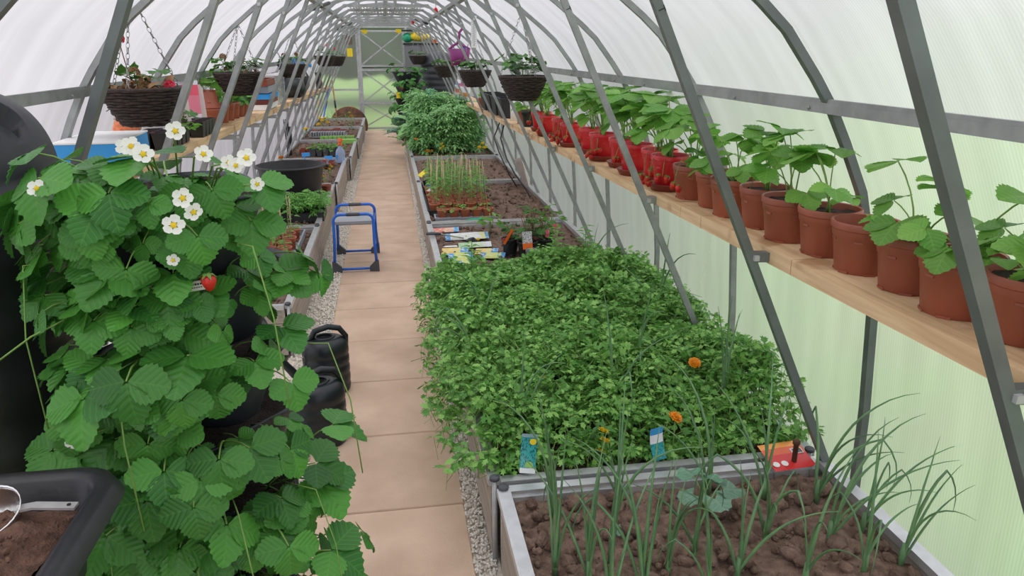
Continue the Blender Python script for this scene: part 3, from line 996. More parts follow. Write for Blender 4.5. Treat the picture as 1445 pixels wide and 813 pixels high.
# ================================================================== SHELVES
def shelf(name, label, side, xa, xb, zf, ys):
    t = thing(name, label, 'shelf', (0, 0, 0))
    for a, b in zip(ys[:-1], ys[1:]):
        w_ = (xb - xa) / 2
        for j in (0, 1):                                # two boards side by side
            x = xa + w_ * (j + .5)
            p0, p1 = Vector((x, a + .002, zf(a) - .024)), Vector((x, b - .002, zf(b) - .024))
            MB().bar(p0, p1, abs(w_) - .003, .046, (0, 0, 1)).build('plank', PINE, t)
    return t
ZR = lambda y: 1.100 - .0175 * y
ZL = lambda y: 1.245 - .017 * y
shelf('wall_shelf', 'long pine shelf along the right wall carrying potted strawberries', 1, 1.135, 1.405, ZR, [-.6, .62, 1.02, 1.9, 2.55, 2.75, 4.6, 6.4, 8.8, 11.2, 13.6])
shelf('wall_shelf', 'long pine shelf along the left wall carrying pots, trays and boxes', -1, -1.03, -1.32, ZL, [2.12, 4.3, 6.7, 9.1, 11.5, 14.2])

# ================================================================== RIGHT SHELF: POTTED STRAWBERRIES
def pot_mb(rt, rb, h, rim=.022, n=32):
    """plastic nursery pot with a rolled rim, shoulder band and feet notches; open top"""
    k = rim / h
    m = lambda z: rb + (rt - rb) * z / h
    mb = MB().lathe([(1e-4, .006), (rb * .8, .006), (rb * .96, 0), (rb, .004), (m(h * .68), h * .68), (m(h * .70) + .0028, h * .71),
                     (m(h - rim) + .0025, h - rim), (rt + .003, h - rim + .003), (rt + .0045, h - .004), (rt + .002, h), (rt - .003, h - .002),
                     (rt - .006, h - rim), (rb - .003, .012), (1e-4, .012)], n)
    for j in range(6):
        a = 2 * PI * j / 6 + .3
        mb.box((rb * .90 * math.cos(a), rb * .90 * math.sin(a), .003), (.016, .03, .006), a)
        a += .5
        mb.box(((m(h * .66) - .0005) * math.cos(a), (m(h * .66) - .0005) * math.sin(a), h * .655), (.004, .022, .006), a)
    return mb
POT_T = pot_mb(.086, .067, .140).mesh('pot', TERRA, True)
POT_R = pot_mb(.084, .062, .150).mesh('pot', REDP, True)
for me in (POT_T, POT_R):
    try: me.set_sharp_from_angle(angle=R(40))
    except Exception: pass
def soil_disc(r, z, seed):
    s = MB(); n = 20; s.v.append((0, 0, z + .006)); q = random.Random(seed)
    for ring in (.35, .7, 1):
        for k in range(n):
            a = 2 * PI * k / n
            s.v.append((r * ring * math.cos(a), r * ring * math.sin(a), z + q.uniform(-.004, .006)))
    for k in range(n): s.f.append((0, 1 + k, 1 + (k + 1) % n))
    for ring in (0, 1):
        for k in range(n):
            a = 1 + ring * n
            s.f.append((a + k, a + n + k, a + n + (k + 1) % n, a + (k + 1) % n))
    s.m = [0] * len(s.f)
    return s
SOIL_T = soil_disc(.080, .120, 1).mesh('compost', POTSOIL, True)
SOIL_R = soil_disc(.078, .128, 2).mesh('compost', POTSOIL, True)
SAUC = MB().lathe([(1e-4, 0), (.078, 0), (.092, .028), (.096, .030), (.093, .032), (.086, .028), (.074, .005), (1e-4, .005)], 32).mesh('saucer', SAUCER, True)
# leaf variants: upright short to tall, spreading
SL = []
for i, (L, pet, a0, a1, tl) in enumerate(((.085, .20, 4, 42, -8), (.095, .25, 2, 30, -4), (.075, .16, 15, 75, -14), (.08, .14, 28, 92, -28), (.09, .22, 8, 52, -18), (.065, .11, 20, 80, 4))):
    SL.append(strawberry_leaf(L, pet, a0, a1, tl, 40 + i).mesh('leaf', [LEAF_S, STEM], True))
SL2 = []; SL2_MB = []
for i, (L, pet, a0, a1, tl) in enumerate(((.075, .15, 40, 95, -35), (.085, .19, 35, 105, -45), (.07, .12, 45, 100, -20), (.09, .17, 30, 85, -25), (.065, .10, 60, 120, -50), (.08, .21, 30, 110, -55))):
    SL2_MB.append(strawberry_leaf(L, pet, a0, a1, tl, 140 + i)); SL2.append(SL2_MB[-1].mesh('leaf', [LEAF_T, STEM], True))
BERRY_ME = berry_mb().mesh('strawberry', [BERRY, STEM], True)
FLOWER_ME = flower_mb(.015).mesh('flower', [PETALW, PETALY])

def truss(t, az, out, drop, n, seed, z0=.125):
    """a fruit stalk hanging over the pot rim with a few berries on it"""
    q = random.Random(seed)
    d = Vector((math.cos(az), math.sin(az), 0))
    pts = [Vector((0, 0, z0)) + d * out * a + Vector((0, 0, b)) for a, b in ((.0, 0), (.45, .05), (.85, .045), (1.1, 0), (1.25, -.04 - drop * .5), (1.28, -.04 - drop))]
    MB().tube(pts, .0016, 4).build('fruit_stalk', STEM, t, True)
    for k in range(n):
        p = pts[4].lerp(pts[5], k / max(1, n - 1)) + Vector((q.uniform(-.02, .02), q.uniform(-.02, .02), 0))
        put('strawberry', BERRY_ME, t, p, (q.uniform(-.3, .3), q.uniform(-.3, .3), 0), q.uniform(.75, 1.05))

def potted(label, x, y, pot, soil, nleaf, seed, smin=.85, smax=1.1, kinds=(0, 1, 2, 3, 4, 5), berries=(), group='strawberry pots on the right shelf', lift=0.0, spread=1.0):
    q = random.Random(seed)
    t = thing('potted_strawberry', label, 'plant pot', (x, y, ZR(y) + .0005 + lift), 0, group)
    put('pot', pot, t, (0, 0, 0), (0, 0, q.uniform(0, 6)))
    if soil: put('compost', soil, t)
    for k in range(nleaf):
        az = 2 * PI * (k * .382) + q.uniform(-.4, .4)
        dx, dy = -math.sin(az), math.cos(az)
        if dx > .15: az = math.atan2(-(.15 - (dx - .15) * .6), math.copysign(1, dy)) if q.random() < .5 else math.atan2(dx, dy)
        put('leaf', SL[kinds[k % len(kinds)]], t, (q.uniform(-.012, .012), q.uniform(-.012, .012), .118), (q.uniform(-.12, .12) * spread, q.uniform(-.1, .1), az), q.uniform(smin, smax))
    for b in berries: truss(t, *b)
    return t

PX = 1.262
# terracotta pots, nearest first
TP = [(1.06, 6, 'at the near end of the shelf, cut off by the frame edge', (0, 2, 3, 4)), (1.23, 7, 'half hidden by the nearest brace', (3, 2, 5, 3)),
      (1.405, 7, 'with leaves fanning low over bare soil', (0, 3, 2, 5, 4)), (1.585, 6, 'with a drooping leaf over its front', (2, 3, 4, 5)),
      (1.765, 0, '', ()), (1.955, 7, 'with bright toothed leaves beside the empty pot', (0, 2, 1, 4, 5)), (2.145, 8, 'with tall dark leaves left of the second arch', (1, 0, 4, 2, 3)),
      (2.34, 9, 'partly behind the second brace', (0, 4, 1, 2)), (2.545, 8, 'crowded just left of the second brace', (4, 0, 2, 3)),
      (2.725, 7, 'with a small low plant near the red pots', (2, 3, 5, 0)), (2.92, 9, 'nearest the red pots with ripe berries on its rim', (0, 1, 4, 2))]
for i, (y, n, lab, kinds) in enumerate(TP):
    if n == 0:
        t = thing('plant_pot', 'empty terracotta coloured plastic pot on the right shelf, nothing growing in it', 'plant pot', (PX, y, ZR(y) + .0005), 0, 'strawberry pots on the right shelf')
        put('pot', POT_T, t)
        put('compost', SOIL_T, t, (0, 0, -.075), None, (.86, .86, 1))
        continue
    b = []
    if i == 10: b = [(PI + .5, .10, .02, 3, 5)]
    if i == 7: b = [(PI - .6, .05, -.02, 2, 6)]
    potted('terracotta potted strawberry ' + lab, PX + (0.01 if i % 2 else -.008), y, POT_T, SOIL_T, max(5, n - 1), 60 + i, .78, 1.0, kinds, b)
# red pots with ripe fruit, each standing in a saucer
RP = [3.14, 3.36, 3.62, 3.9, 4.2, 4.55, 4.95, 5.35, 5.75, 6.15]
for i, y in enumerate(RP):
    x = 1.245 + (.018 if i % 2 else -.012)
    s = put('saucer', SAUC, None, (x, y, ZR(y) + .0005))
    tag(s, 'dark red plastic saucer under the %s red strawberry pot from the near end' % ORD[i], 'saucer', 'saucers under the red pots')
    b = []
    if i in (0, 1, 4, 6, 7, 8): b = [(PI + .2 + .3 * (i % 3), .085, .05 + .03 * (i % 2), 4, 90 + i), (PI + .9, .08, .02, 3, 190 + i)]
    if i in (2, 5, 9): b = [(PI - .2, .08, .01, 3, 90 + i)]
    potted('bright red potted strawberry with fruit, %s red pot from the near end' % ORD[i], x, y, POT_R, SOIL_R, 11, 160 + i, .92, 1.22, (1, 0, 4, 1, 0, 2), b, 'red strawberry pots', .006)
# small strawberry in a black pot, then boxes farther along
t = potted('small potted strawberry with yellowing leaves just past the red pots', 1.25, 6.6, pot_mb(.08, .06, .14).mesh('pot', BLACK, True), None, 7, 400, .7, .9)
t = potted('terracotta potted seedling beside the white container on the right shelf', 1.26, 6.95, pot_mb(.08, .06, .13).mesh('pot', TERRA, True), None, 6, 401, .6, .75, (2, 5, 3))
wc = MB().lathe([(.0, 0), (.06, 0), (.065, .16), (.05, .175), (.05, .20), (.0, .20)], 16).build('white_container', WHITE, None, True, (1.25, 7.3, ZR(7.3)))
tag(wc, 'white plastic container on the right shelf next to black planters', 'container')
def planter_box(y, lab, w_=.34, h=.19):
    t = thing('trough_planter', lab, 'planter', (1.25, y, ZR(y) + .005), 0, 'black planters on the right shelf')
    a, b = .115, w_ / 2; a2, b2 = .09, w_ / 2 - .02
    MB().add([(-a2, -b2, 0), (a2, -b2, 0), (a2, b2, 0), (-a2, b2, 0), (-a, -b, h), (a, -b, h), (a, b, h), (-a, b, h),
              (-a + .01, -b + .01, h), (a - .01, -b + .01, h), (a - .01, b - .01, h), (-a + .01, b - .01, h), (-a2, -b2, .03), (a2, -b2, .03), (a2, b2, .03), (-a2, b2, .03)],
             [(3, 2, 1, 0), (0, 1, 5, 4), (1, 2, 6, 5), (2, 3, 7, 6), (3, 0, 4, 7), (4, 5, 9, 8), (5, 6, 10, 9), (6, 7, 11, 10), (7, 4, 8, 11),
              (9, 13, 12, 8), (10, 14, 13, 9), (11, 15, 14, 10), (8, 12, 15, 11), (12, 13, 14, 15)]).build('body', BLACK_M, t)
    MB().bar((-a, -b, h), (a, -b, h), .018, .014, (0, 0, 1)).bar((-a, b, h), (a, b, h), .018, .014, (0, 0, 1)).bar((-a, -b, h), (-a, b, h), .018, .014, (0, 0, 1)).bar((a, -b, h), (a, b, h), .018, .014, (0, 0, 1)).build('rim', BLACK_M, t)
planter_box(7.75, 'nearest black plastic trough planter on the right shelf')
planter_box(8.2, 'second black plastic trough planter on the right shelf')
planter_box(8.65, 'third black plastic trough planter on the right shelf')
planter_box(9.1, 'farthest black plastic trough planter on the right shelf')
t = potted('small terracotta pot beneath the hanging basket, beyond the black planters', 1.22, 9.6, pot_mb(.07, .05, .12).mesh('pot', TERRA, True), None, 4, 405, .4, .5)

def packet_mesh(name, w_, h, m, puff=.006, bend=0.0, seed=0):
    """seed packet / bag lying in xy, slightly puffed, with UVs; closed"""
    q = random.Random(seed); s = MB(); nx, ny = 4, 6
    for sgn in (1, -1):
        vs = []; uv = []
        for j in range(ny + 1):
            for i in range(nx + 1):
                u, v = i / nx, j / ny
                e = math.sin(PI * u) * math.sin(PI * v)
                z = sgn * puff * (e ** .5 if e > 0 else 0) + bend * (v - .5) ** 2 + (q.uniform(-.12, .12) * puff if e > .01 else 0) + puff
                vs.append(((u - .5) * w_, (v - .5) * h, z)); uv.append((u, v))
        fs = [(j * (nx + 1) + i, j * (nx + 1) + i + 1, (j + 1) * (nx + 1) + i + 1, (j + 1) * (nx + 1) + i) for j in range(ny) for i in range(nx)]
        if sgn < 0: fs = [f[::-1] for f in fs]
        s.add(vs, fs, uv)
    return s.mesh(name, m, True)

def compost_bag(lab, loc, rot, size, stops, cat='bag'):
    m = band_mat('bag_print_%d' % len(MATS), stops)
    me = packet_mesh('compost_bag', size[0], size[1], m, size[2], 0, len(MATS))
    return tag(put('compost_bag', me, None, loc, rot), lab, cat)
compost_bag('white plastic sack with pink band standing on the far right shelf', (1.20, 11.2, ZR(11.2) + .16), (R(82), 0, R(-78)), (.4, .32, .06),
            [(0, (.75, .75, .75)), (.2, (.75, .3, .05)), (.36, (.78, .78, .78)), (.62, (.75, .05, .22)), (.85, (.8, .8, .8))])
compost_bag('white plastic sack with red stripe behind the pink banded sack', (1.20, 12.1, ZR(12.1) + .14), (R(82), 0, R(-78)), (.4, .28, .06),
            [(0, (.8, .8, .8)), (.3, (.7, .2, .1)), (.5, (.8, .8, .82)), (.7, (.1, .2, .5)), (.8, (.8, .8, .8))])

# hose and fleece hanging under the right shelf
h = MB().tube([(1.16, 7.55, .905), (1.12, 7.5, .78), (1.15, 7.3, .6), (1.2, 7.1, .48), (1.28, 6.95, .36), (1.44, 6.85, .03)], .008, 8).build('hose', BLACK, None, True)
tag(h, 'thick black hose drooping from under the right shelf to the ground', 'hose')
h = MB().tube([(1.17, 7.9, .900), (1.10, 7.85, .75), (1.13, 7.7, .62), (1.22, 7.6, .4), (1.44, 7.5, .03)], .007, 8).build('hose', BLACK, None, True)
tag(h, 'thinner black hose behind the fleece sheet on the right side', 'hose')
s = MB()
for j in range(9):
    for i in range(9):
        u, v = i / 8, j / 8
        s.v.append((1.30 + .10 * v * 0 + .02 * math.sin(u * 9) + .12 * (1 - v), 7.35 + u * (.55 - .15 * v), .20 + v * .42 - .12 * u * v * v))
for j in range(8):
    for i in range(8):
        a = j * 9 + i; s.f.append((a, a + 1, a + 10, a + 9)); s.m.append(0)
o = s.build('fleece_sheet', FLEECE, None, True)
sm = o.modifiers.new('thick', 'SOLIDIFY'); sm.thickness = .006
tag(o, 'crumpled beige garden fleece hanging beside the black hoses', 'fleece')

# ================================================================== HANGING BASKETS
def basket_body(R0=.15, H=.135, seed=0):
    """woven bowl: many wavy horizontal rods over upright stakes"""
    q = random.Random(seed); mb = MB(); nr = 13; n = 40
    for j in range(nr):
        t = j / (nr - 1)
        r = R0 * (.52 + .48 * t ** .75); z = H * t
        pts = []
        for k in range(n + 1):
            a = 2 * PI * k / n
            rr = r + .0035 * math.sin(k * PI / 2 * 1.0 + j * PI) + q.uniform(-.0015, .0015)
            pts.append((rr * math.cos(a), rr * math.sin(a), z + q.uniform(-.0022, .0022)))
        mb.tube(pts, .0066 * q.uniform(.85, 1.1), 5, False)
    for k in range(20):
        a = 2 * PI * k / 20
        mb.tube([((R0 * (.52 + .48 * t ** .75)) * math.cos(a), (R0 * (.52 + .48 * t ** .75)) * math.sin(a), H * t + .006) for t in (0, .25, .5, .75, 1)], .004, 4)
    # loose twig ends
    for k in range(14):
        a = q.uniform(0, 6.28); t = q.uniform(.2, 1); r = R0 * (.52 + .48 * t ** .75) + .006
        mb.tube([(r * math.cos(a), r * math.sin(a), H * t), ((r + .012) * math.cos(a + .12), (r + .012) * math.sin(a + .12), H * t + q.uniform(-.012, .012))], .0016, 4)
    return mb
BASKET_ME = [basket_body(seed=s).mesh('wicker_bowl', WICKER, True) for s in (1, 2)]
LINER_ME = MB().lathe([(1e-4, .004), (.074, .004), (.11, .05), (.135, .10), (.140, .128), (1e-4, .118)], 24).mesh('lined_compost', POTSOIL, True)
RIM_ME = MB().torus((0, 0, .138), .150, .0085, 40, 6).mesh('rim', WICKER, True)
def chain_mb(a, b):
    mb = MB(); a, b = Vector(a), Vector(b); d = b - a; L = d.length; n = max(2, int(L / .021)); dn = d.normalized()
    q = dn.to_track_quat('X', 'Z').to_matrix()
    for i in range(n):
        m_ = q @ Matrix.Rotation(PI / 2 * (i % 2), 3, 'X')
        mb.torus(a + d * ((i + .5) / n), .0125, .0021, 8, 4, m_, .55)
    return mb
GL = []                                                  # round lobed leaves (geranium) and dried leaves
def round_leaf(L, pet, a0, a1, tl, seed):
    mb = MB(); q = random.Random(seed); mb.use(1)
    pts = [Vector((0, 0, 0))]
    for i in range(4):
        a = R(a0 + (a1 - a0) * i / 3); pts.append(pts[-1] + Vector((0, math.sin(a), math.cos(a))) * pet / 4)
    mb.tube(pts, .0016, 4); mb.use(0)
    e = pts[-1]; f = Vector((0, math.cos(R(tl)), math.sin(R(tl)))); nm = Vector((0, -math.sin(R(tl)), math.cos(R(tl)))); sd = f.cross(nm)
    n = 18; vs = [e]; uv = [(.5, .1)]
    for ring in (.55, 1.0):
        for k in range(n + 1):
            a = -2.6 + 5.2 * k / n; rr = L * .55 * ring * (1 + (.07 * math.cos(k * PI) if ring == 1 else 0) - .10 * abs(math.sin(a * 2.5)) * ring)
            vs.append(e + f * (math.cos(a) * rr + .12 * L) + sd * math.sin(a) * rr + nm * (.10 * L * math.cos(a * 5) * ring * .6 + q.uniform(-.02, .02) * L))
            uv.append((.5 + .5 * math.sin(a) * ring * .9, .35 + .6 * math.cos(a) * ring))
    fs = [(0, 1 + k, 2 + k) for k in range(n)] + [(1 + k, 2 + n + k, 3 + n + k, 2 + k) for k in range(n)]
    mb.add(vs, fs, uv)
    return mb
for i in range(4):
    GL.append(round_leaf(.07 + .006 * i, .05 + .02 * i, 10 + 6 * i, 35 + 14 * i, (15, 0, -15, -30)[i], 70 + i).mesh('leaf', [LEAF_B, STEM], True))
def dry_leaf(seed):
    mb = MB(); q = random.Random(seed)
    leaflet(mb, .05, .03, (0, 0, 0), (0, .8, .5), (0, -.5, .8), .9, .9, 5, .1, .06)
    return mb.mesh('dried_leaf', DRIED, True)
DRY = [dry_leaf(1), dry_leaf(2)]

def basket(lab, x, y, zr, r, hook, plant, seed, n=14, rz=0):
    """zr = height of the rim; hook = point the chains hang from"""
    q = random.Random(seed); s = r / .15
    t = thing('hanging_basket', lab, 'hanging basket', (x, y, zr - .138 * s), rz, 'dark wicker hanging baskets')
    put('wicker_bowl', BASKET_ME[seed % 2], t, None, (0, 0, q.uniform(0, 6)), s)
    put('lined_compost', LINER_ME, t, None, None, s)
    put('rim', RIM_ME, t, None, None, s)
    hk = Vector(hook) - Vector((x, y, zr - .138 * s))
    hk = Matrix.Rotation(-rz, 3, 'Z') @ hk
    for k in range(3):
        a = 2 * PI * k / 3 + .5
        chain_mb((.148 * s * math.cos(a), .148 * s * math.sin(a), .135 * s), hk).build('chain', CHAIN, t, True)
    MB().torus(hk + Vector((0, 0, .014)), .016, .0025, 10, 5, Matrix.Rotation(PI / 2, 3, 'X')).build('hook', CHAIN, t, True)
    for k in range(n):
        a = 2 * PI * k * .382 + q.uniform(-.3, .3); rr = q.uniform(.0, .075) * s
        sc = q.uniform(.9, 1.3) * s * (.80 if n > 30 else .92)
        put('leaf', GL[k % 4], t, (rr * math.cos(a + 1.5), rr * math.sin(a + 1.5), (.118 + (q.uniform(0, .10) if n > 30 else q.uniform(0, .04))) * s), (q.uniform(-.2, .2), q.uniform(-.2, .2), a), sc)
    if 'dry' in plant:
        for k in range(plant['dry']):
            a = q.uniform(0, 6.28); rr = q.uniform(.03, .12) * s
            put('dried_leaf', DRY[k % 2], t, (rr * math.cos(a), rr * math.sin(a), (.125 + q.uniform(0, .035)) * s), (q.uniform(-1, 1), q.uniform(-1, 1), a), q.uniform(.6, 1.1))
    for (dx, dy, hh, m_) in plant.get('blooms', ()):
        MB().tube([(dx * .4, dy * .4, .12 * s), (dx * .8, dy * .8, .12 * s + hh * .6), (dx, dy, .12 * s + hh)], .0022, 5).build('flower_stalk', STEM_R, t, True)
        f = MB()
        for j in range(9):
            d = Vector((q.uniform(-1, 1), q.uniform(-1, 1), q.uniform(-.4, 1))).normalized() * .016
            pm = flower_mb(.013, 5); pm.m = [0] * len(pm.m)
            f.join(pm, d.to_track_quat('Z', 'Y').to_matrix(), Vector((dx, dy, .12 * s + hh)) + d)
        f.build('flower_head', m_, t)
    return t
basket('nearest left wicker hanging basket with browning geranium and a red bloom', -.985, 3.30, 1.494, .152, (-.975, 3.30, 1.87), {'dry': 30, 'blooms': [(-.045, -.03, .21, PETALR), (.12, -.02, .03, PINKP), (-.02, .02, .08, DRIED), (.03, -.03, .05, DRIED)]}, 1, 6)
basket('second left wicker hanging basket with leafy plant turning brown on top', -.966, 5.3, 1.494, .148, (-.93, 5.3, 1.80), {'dry': 8, 'blooms': [(.04, .0, .10, DRIED), (-.08, 0, .12, DRIED)]}, 2, 20)
basket('third left wicker hanging basket, full of green leaves with white chains', -.965, 8.3, 1.488, .138, (-.94, 8.3, 1.81), {'blooms': [(.06, 0, .12, DRIED), (-.07, 0, .11, DRIED)]}, 3, 20)
basket('fourth left wicker hanging basket overlapping the last one in front of the end wall', -.865, 11.6, 1.542, .150, (-.88, 11.5, 1.85), {'blooms': [(.05, 0, .16, PINKP)]}, 4, 9)
basket('last left wicker hanging basket, half behind the fourth, before the end wall', -.775, 12.75, 1.52, .150, (-.85, 12.5, 1.88), {'blooms': [(-.02, 0, .14, PETALR)]}, 5, 9)
basket('nearest right wicker hanging basket with dense dark foliage above the red pots', .90, 5.0, 1.472, .160, (.885, 5.0, 1.87), {}, 6, 34, .4)
basket('second right wicker hanging basket with bushy green plant', .926, 8.0, 1.425, .168, (.91, 8.0, 1.85), {}, 7, 28)
basket('third right wicker hanging basket, beside the purple bucket', .90, 11.7, 1.395, .172, (.90, 12.0, 1.86), {}, 8, 20)
basket('farthest right wicker hanging basket, in front of the grey cabinet', .60, 14.3, 1.515, .155, (.62, 14.2, 2.05), {}, 9, 14)

# purple bucket with moulded hook handle
t = thing('peg_bucket', 'purple plastic bucket with hooked handle hanging on the right among the baskets', 'bucket', (.80, 8.35, 1.475))
MB().add([(x * a, y * b, z) for z, a, b in ((0, .088, .075), (.17, .118, .09), (.17, .112, .084), (.01, .082, .07)) for x, y in
          [(math.copysign(abs(math.cos(k * PI / 12)) ** .5, math.cos(k * PI / 12)), math.copysign(abs(math.sin(k * PI / 12)) ** .5, math.sin(k * PI / 12))) for k in range(24)]],
         [(r * 24 + k, r * 24 + (k + 1) % 24, (r + 1) * 24 + (k + 1) % 24, (r + 1) * 24 + k) for r in range(3) for k in range(24)] + [tuple(range(24))[::-1], tuple(range(72, 96))]).build('body', PURPLE, t, True)
MB().strip([(-.115, 0, .155), (-.07, 0, .20), (-.02, 0, .225), (.0, 0, .28), (.005, 0, .335), (.03, 0, .37), (.065, 0, .36), (.078, 0, .325)], .026, .02).bar((.0, 0, .222), (.115, 0, .16), .03, .02).build('handle', PURPLE, t, True)
MB().box((-.045, 0, .150), (.07, .05, .05), .3).build('contents', WHITE, t)
MB().box((.045, -.02, .155), (.06, .05, .05), -.3).build('contents', BLUEP, t)
MB().tube([(.035, 0, .362), (.04, 0, .45)], .002, 5).build('wire', CHAIN, t)
# white thermometer on a brace
t = thing('thermometer', 'long white wall thermometer hanging between braces on the right', 'thermometer', (.80, 6.95, 1.66))
MB().box((0, 0, .13), (.052, .008, .27)).build('plate', WHITE, t)
s = MB()
for k in range(22): s.box((-.012 if k % 2 else .012, -.005, .03 + k * .0095), (.012, .001, .0016))
s.build('scale_marks', DGREY, t)
MB().tube([(0, -.006, .02), (0, -.006, .25)], .002, 6).ball((0, -.006, .018), .006, 8).build('glass_tube', GREYP, t)
MB().box((0, 0, -.03), (.03, .01, .05)).build('bracket', STEEL, t)
MB().tube([(0, 0, .264), (0, .01, .45)], .0012, 4).build('cord', CHAIN, t)

# ================================================================== FOREGROUND LEFT
def strawberry_tower(name, lab, loc, tiers, r, pitch, nleaf, seed, az_bias=None, flowers=(), berries=(), scale=1.0, inner=0):
    q = random.Random(seed)
    t = thing(name, lab, 'planter', loc)
    lobe = lambda a: 1 + .16 * math.cos(3 * a)
    for j in range(tiers):
        z0 = .02 + j * pitch; ro = R(60) * (j % 2) + .4
        s = MB(); n = 36
        prof = [(.50, 0), (.56, .01), (.80, pitch * .80), (.86, pitch * .95), (.90, pitch * .98), (.86, pitch), (.80, pitch * .95), (.60, pitch * .70), (1e-4, pitch * .72)]
        for rr, z in prof:
            for k in range(n):
                a = 2 * PI * k / n
                s.v.append((r * rr * lobe(a - ro) * math.cos(a), r * rr * lobe(a - ro) * math.sin(a), z0 + z))
        for i in range(len(prof) - 1):
            for k in range(n):
                s.f.append((i * n + k, i * n + (k + 1) % n, (i + 1) * n + (k + 1) % n, (i + 1) * n + k)); s.m.append(0 if i < 6 else 1)
        s.build('planter_tier', [TOWER, POTSOIL], t, True)
    for k in range(nleaf):
        u = (k + q.random()) / nleaf
        j = min(tiers - 1, int(u * tiers)); top = j == tiers - 1
        z = .02 + j * pitch + pitch * q.uniform(.75, .98)
        az = q.uniform(0, 2 * PI) if (az_bias is None or q.random() < .22) else az_bias + q.gauss(0, .85)
        rr = r * q.uniform(.5, .95) * (.8 if top else 1)
        v = q.randrange(6)
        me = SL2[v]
        sc = q.choice((.55, .66, .72, .78, .84, .98)) * scale
        if inner:
            if .78 < z < 1.08 and math.cos(az) > .35: az -= .95; rr *= .85
            if z > 1.08 and math.cos(az) > .2: sc *= .74; rr *= .82; az -= .25
        tilt = q.uniform(-.45, .25)
        if top and q.random() < .6: tilt = q.uniform(.1, .55)
        o = put('leaf', me, t, (rr * math.cos(az), rr * math.sin(az), z), None, sc)
        # leaf grows along +y, so turn -90 deg; tilt lifts or drops the stalk
        o.rotation_euler = (tilt, q.uniform(-.3, .3), az - PI / 2 + q.uniform(-.6, .6))
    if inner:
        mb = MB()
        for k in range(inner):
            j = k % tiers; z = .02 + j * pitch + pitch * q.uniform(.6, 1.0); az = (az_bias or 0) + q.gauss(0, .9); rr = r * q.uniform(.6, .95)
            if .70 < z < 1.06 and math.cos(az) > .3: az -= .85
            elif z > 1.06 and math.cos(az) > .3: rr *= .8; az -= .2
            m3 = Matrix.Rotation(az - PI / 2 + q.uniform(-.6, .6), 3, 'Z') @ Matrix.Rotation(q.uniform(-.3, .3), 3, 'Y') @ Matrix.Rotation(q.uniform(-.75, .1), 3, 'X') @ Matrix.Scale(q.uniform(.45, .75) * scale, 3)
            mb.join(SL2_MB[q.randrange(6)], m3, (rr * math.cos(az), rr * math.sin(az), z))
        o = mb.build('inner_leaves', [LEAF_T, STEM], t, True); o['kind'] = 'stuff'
    for i, (x, y, z, sc) in enumerate(flowers):
        p = Vector((x, y, z)) - Vector(loc)
        base = Vector((p.x * .45, p.y * .45, p.z - .10))
        MB().tube([base, base.lerp(p, .5) + Vector((0, 0, .035)), p], .0018, 5).build('flower_stalk', STEM, t, True)
        d = Vector((q.uniform(-.3, .4), -.85, q.uniform(.25, .7))).normalized()
        o = put('flower', FLOWER_ME, t, p, None, sc * .86)
        o.rotation_euler = d.to_track_quat('Z', 'Y').to_euler()
    for (x, y, z) in berries:
        put('strawberry', BERRY_ME, t, Vector((x, y, z)) - Vector(loc), (q.uniform(-.3, .3), 0, 0), 1.0)
    return t
TW = (-.435, 1.60, 0)
SF = 1.27 / 1.3
FL = [(-.368, 1.30, 1.364, 1.35), (-.347, 1.30, 1.41, 1.25), (-.335, 1.31, 1.383, 1.2), (-.241, 1.32, 1.472, 1.2), (-.262, 1.33, 1.458, 1.0), (-.275, 1.34, 1.462, 1.0), (-.31, 1.32, 1.48, 1.1),
      (-.405, 1.32, 1.482, 1.25), (-.425, 1.33, 1.494, 1.2), (-.445, 1.36, 1.49, 1.1), (-.36, 1.36, 1.515, 1.2), (-.573, 1.31, 1.431, 1.1), (-.597, 1.31, .968, 1.1), (-.38, 1.31, 1.30, .8), (-.235, 1.36, 1.42, .9)]
tw = strawberry_tower('strawberry_tower', 'tall stacked strawberry planter in the left foreground smothered in dark green leaves and white flowers', TW, 8, .205, .170, 290, 3, R(-95), FL,
                      [(-.335, 1.345, 1.262), (-.38, 1.30, .80)], 1.0, 460)
q = random.Random(8)
for k in range(9):                                       # runners trailing down
    az = R(-150 + k * 16); z = q.uniform(.6, 1.3)
    c = Vector((math.cos(az), math.sin(az), 0))
    MB().tube([c * .2 + Vector((0, 0, z)), c * .31 + Vector((0, 0, z + .01)), c * .34 + Vector((.01, 0, z - .12)), c * .345 + Vector((.02, 0, z - .30))], .0016, 4).build('runner', STEM, tw, True)
MB().tube([(-.12, -.22, 1.20), (-.2, -.28, 1.17), (-.30, -.26, 1.10), (-.36, -.22, 1.12)], .0018, 4).build('runner', STEM, tw, True)
for (x, y, z, m_, rz) in ((.02, -.272, 1.10, LABELG, .1), (.07, -.235, 1.235, LABELG, -.3), (.035, -.275, 1.085, PINKP, .1)):
    lb = MB().box((0, 0, 0), (.045, .003, .018)).build('plant_label', m_, tw, False, (x, y, z), (0, -.2, rz))
    if m_ is LABELG:
        s = MB()
        for k in range(7): s.box((-.017 + k * .0052, -.0017, .003), (.0034, .0006, .0032)); s.box((-.014 + k * .0046, -.0017, -.003), (.003, .0006, .0018))
        s.build('printed_words', BLACK, lb)

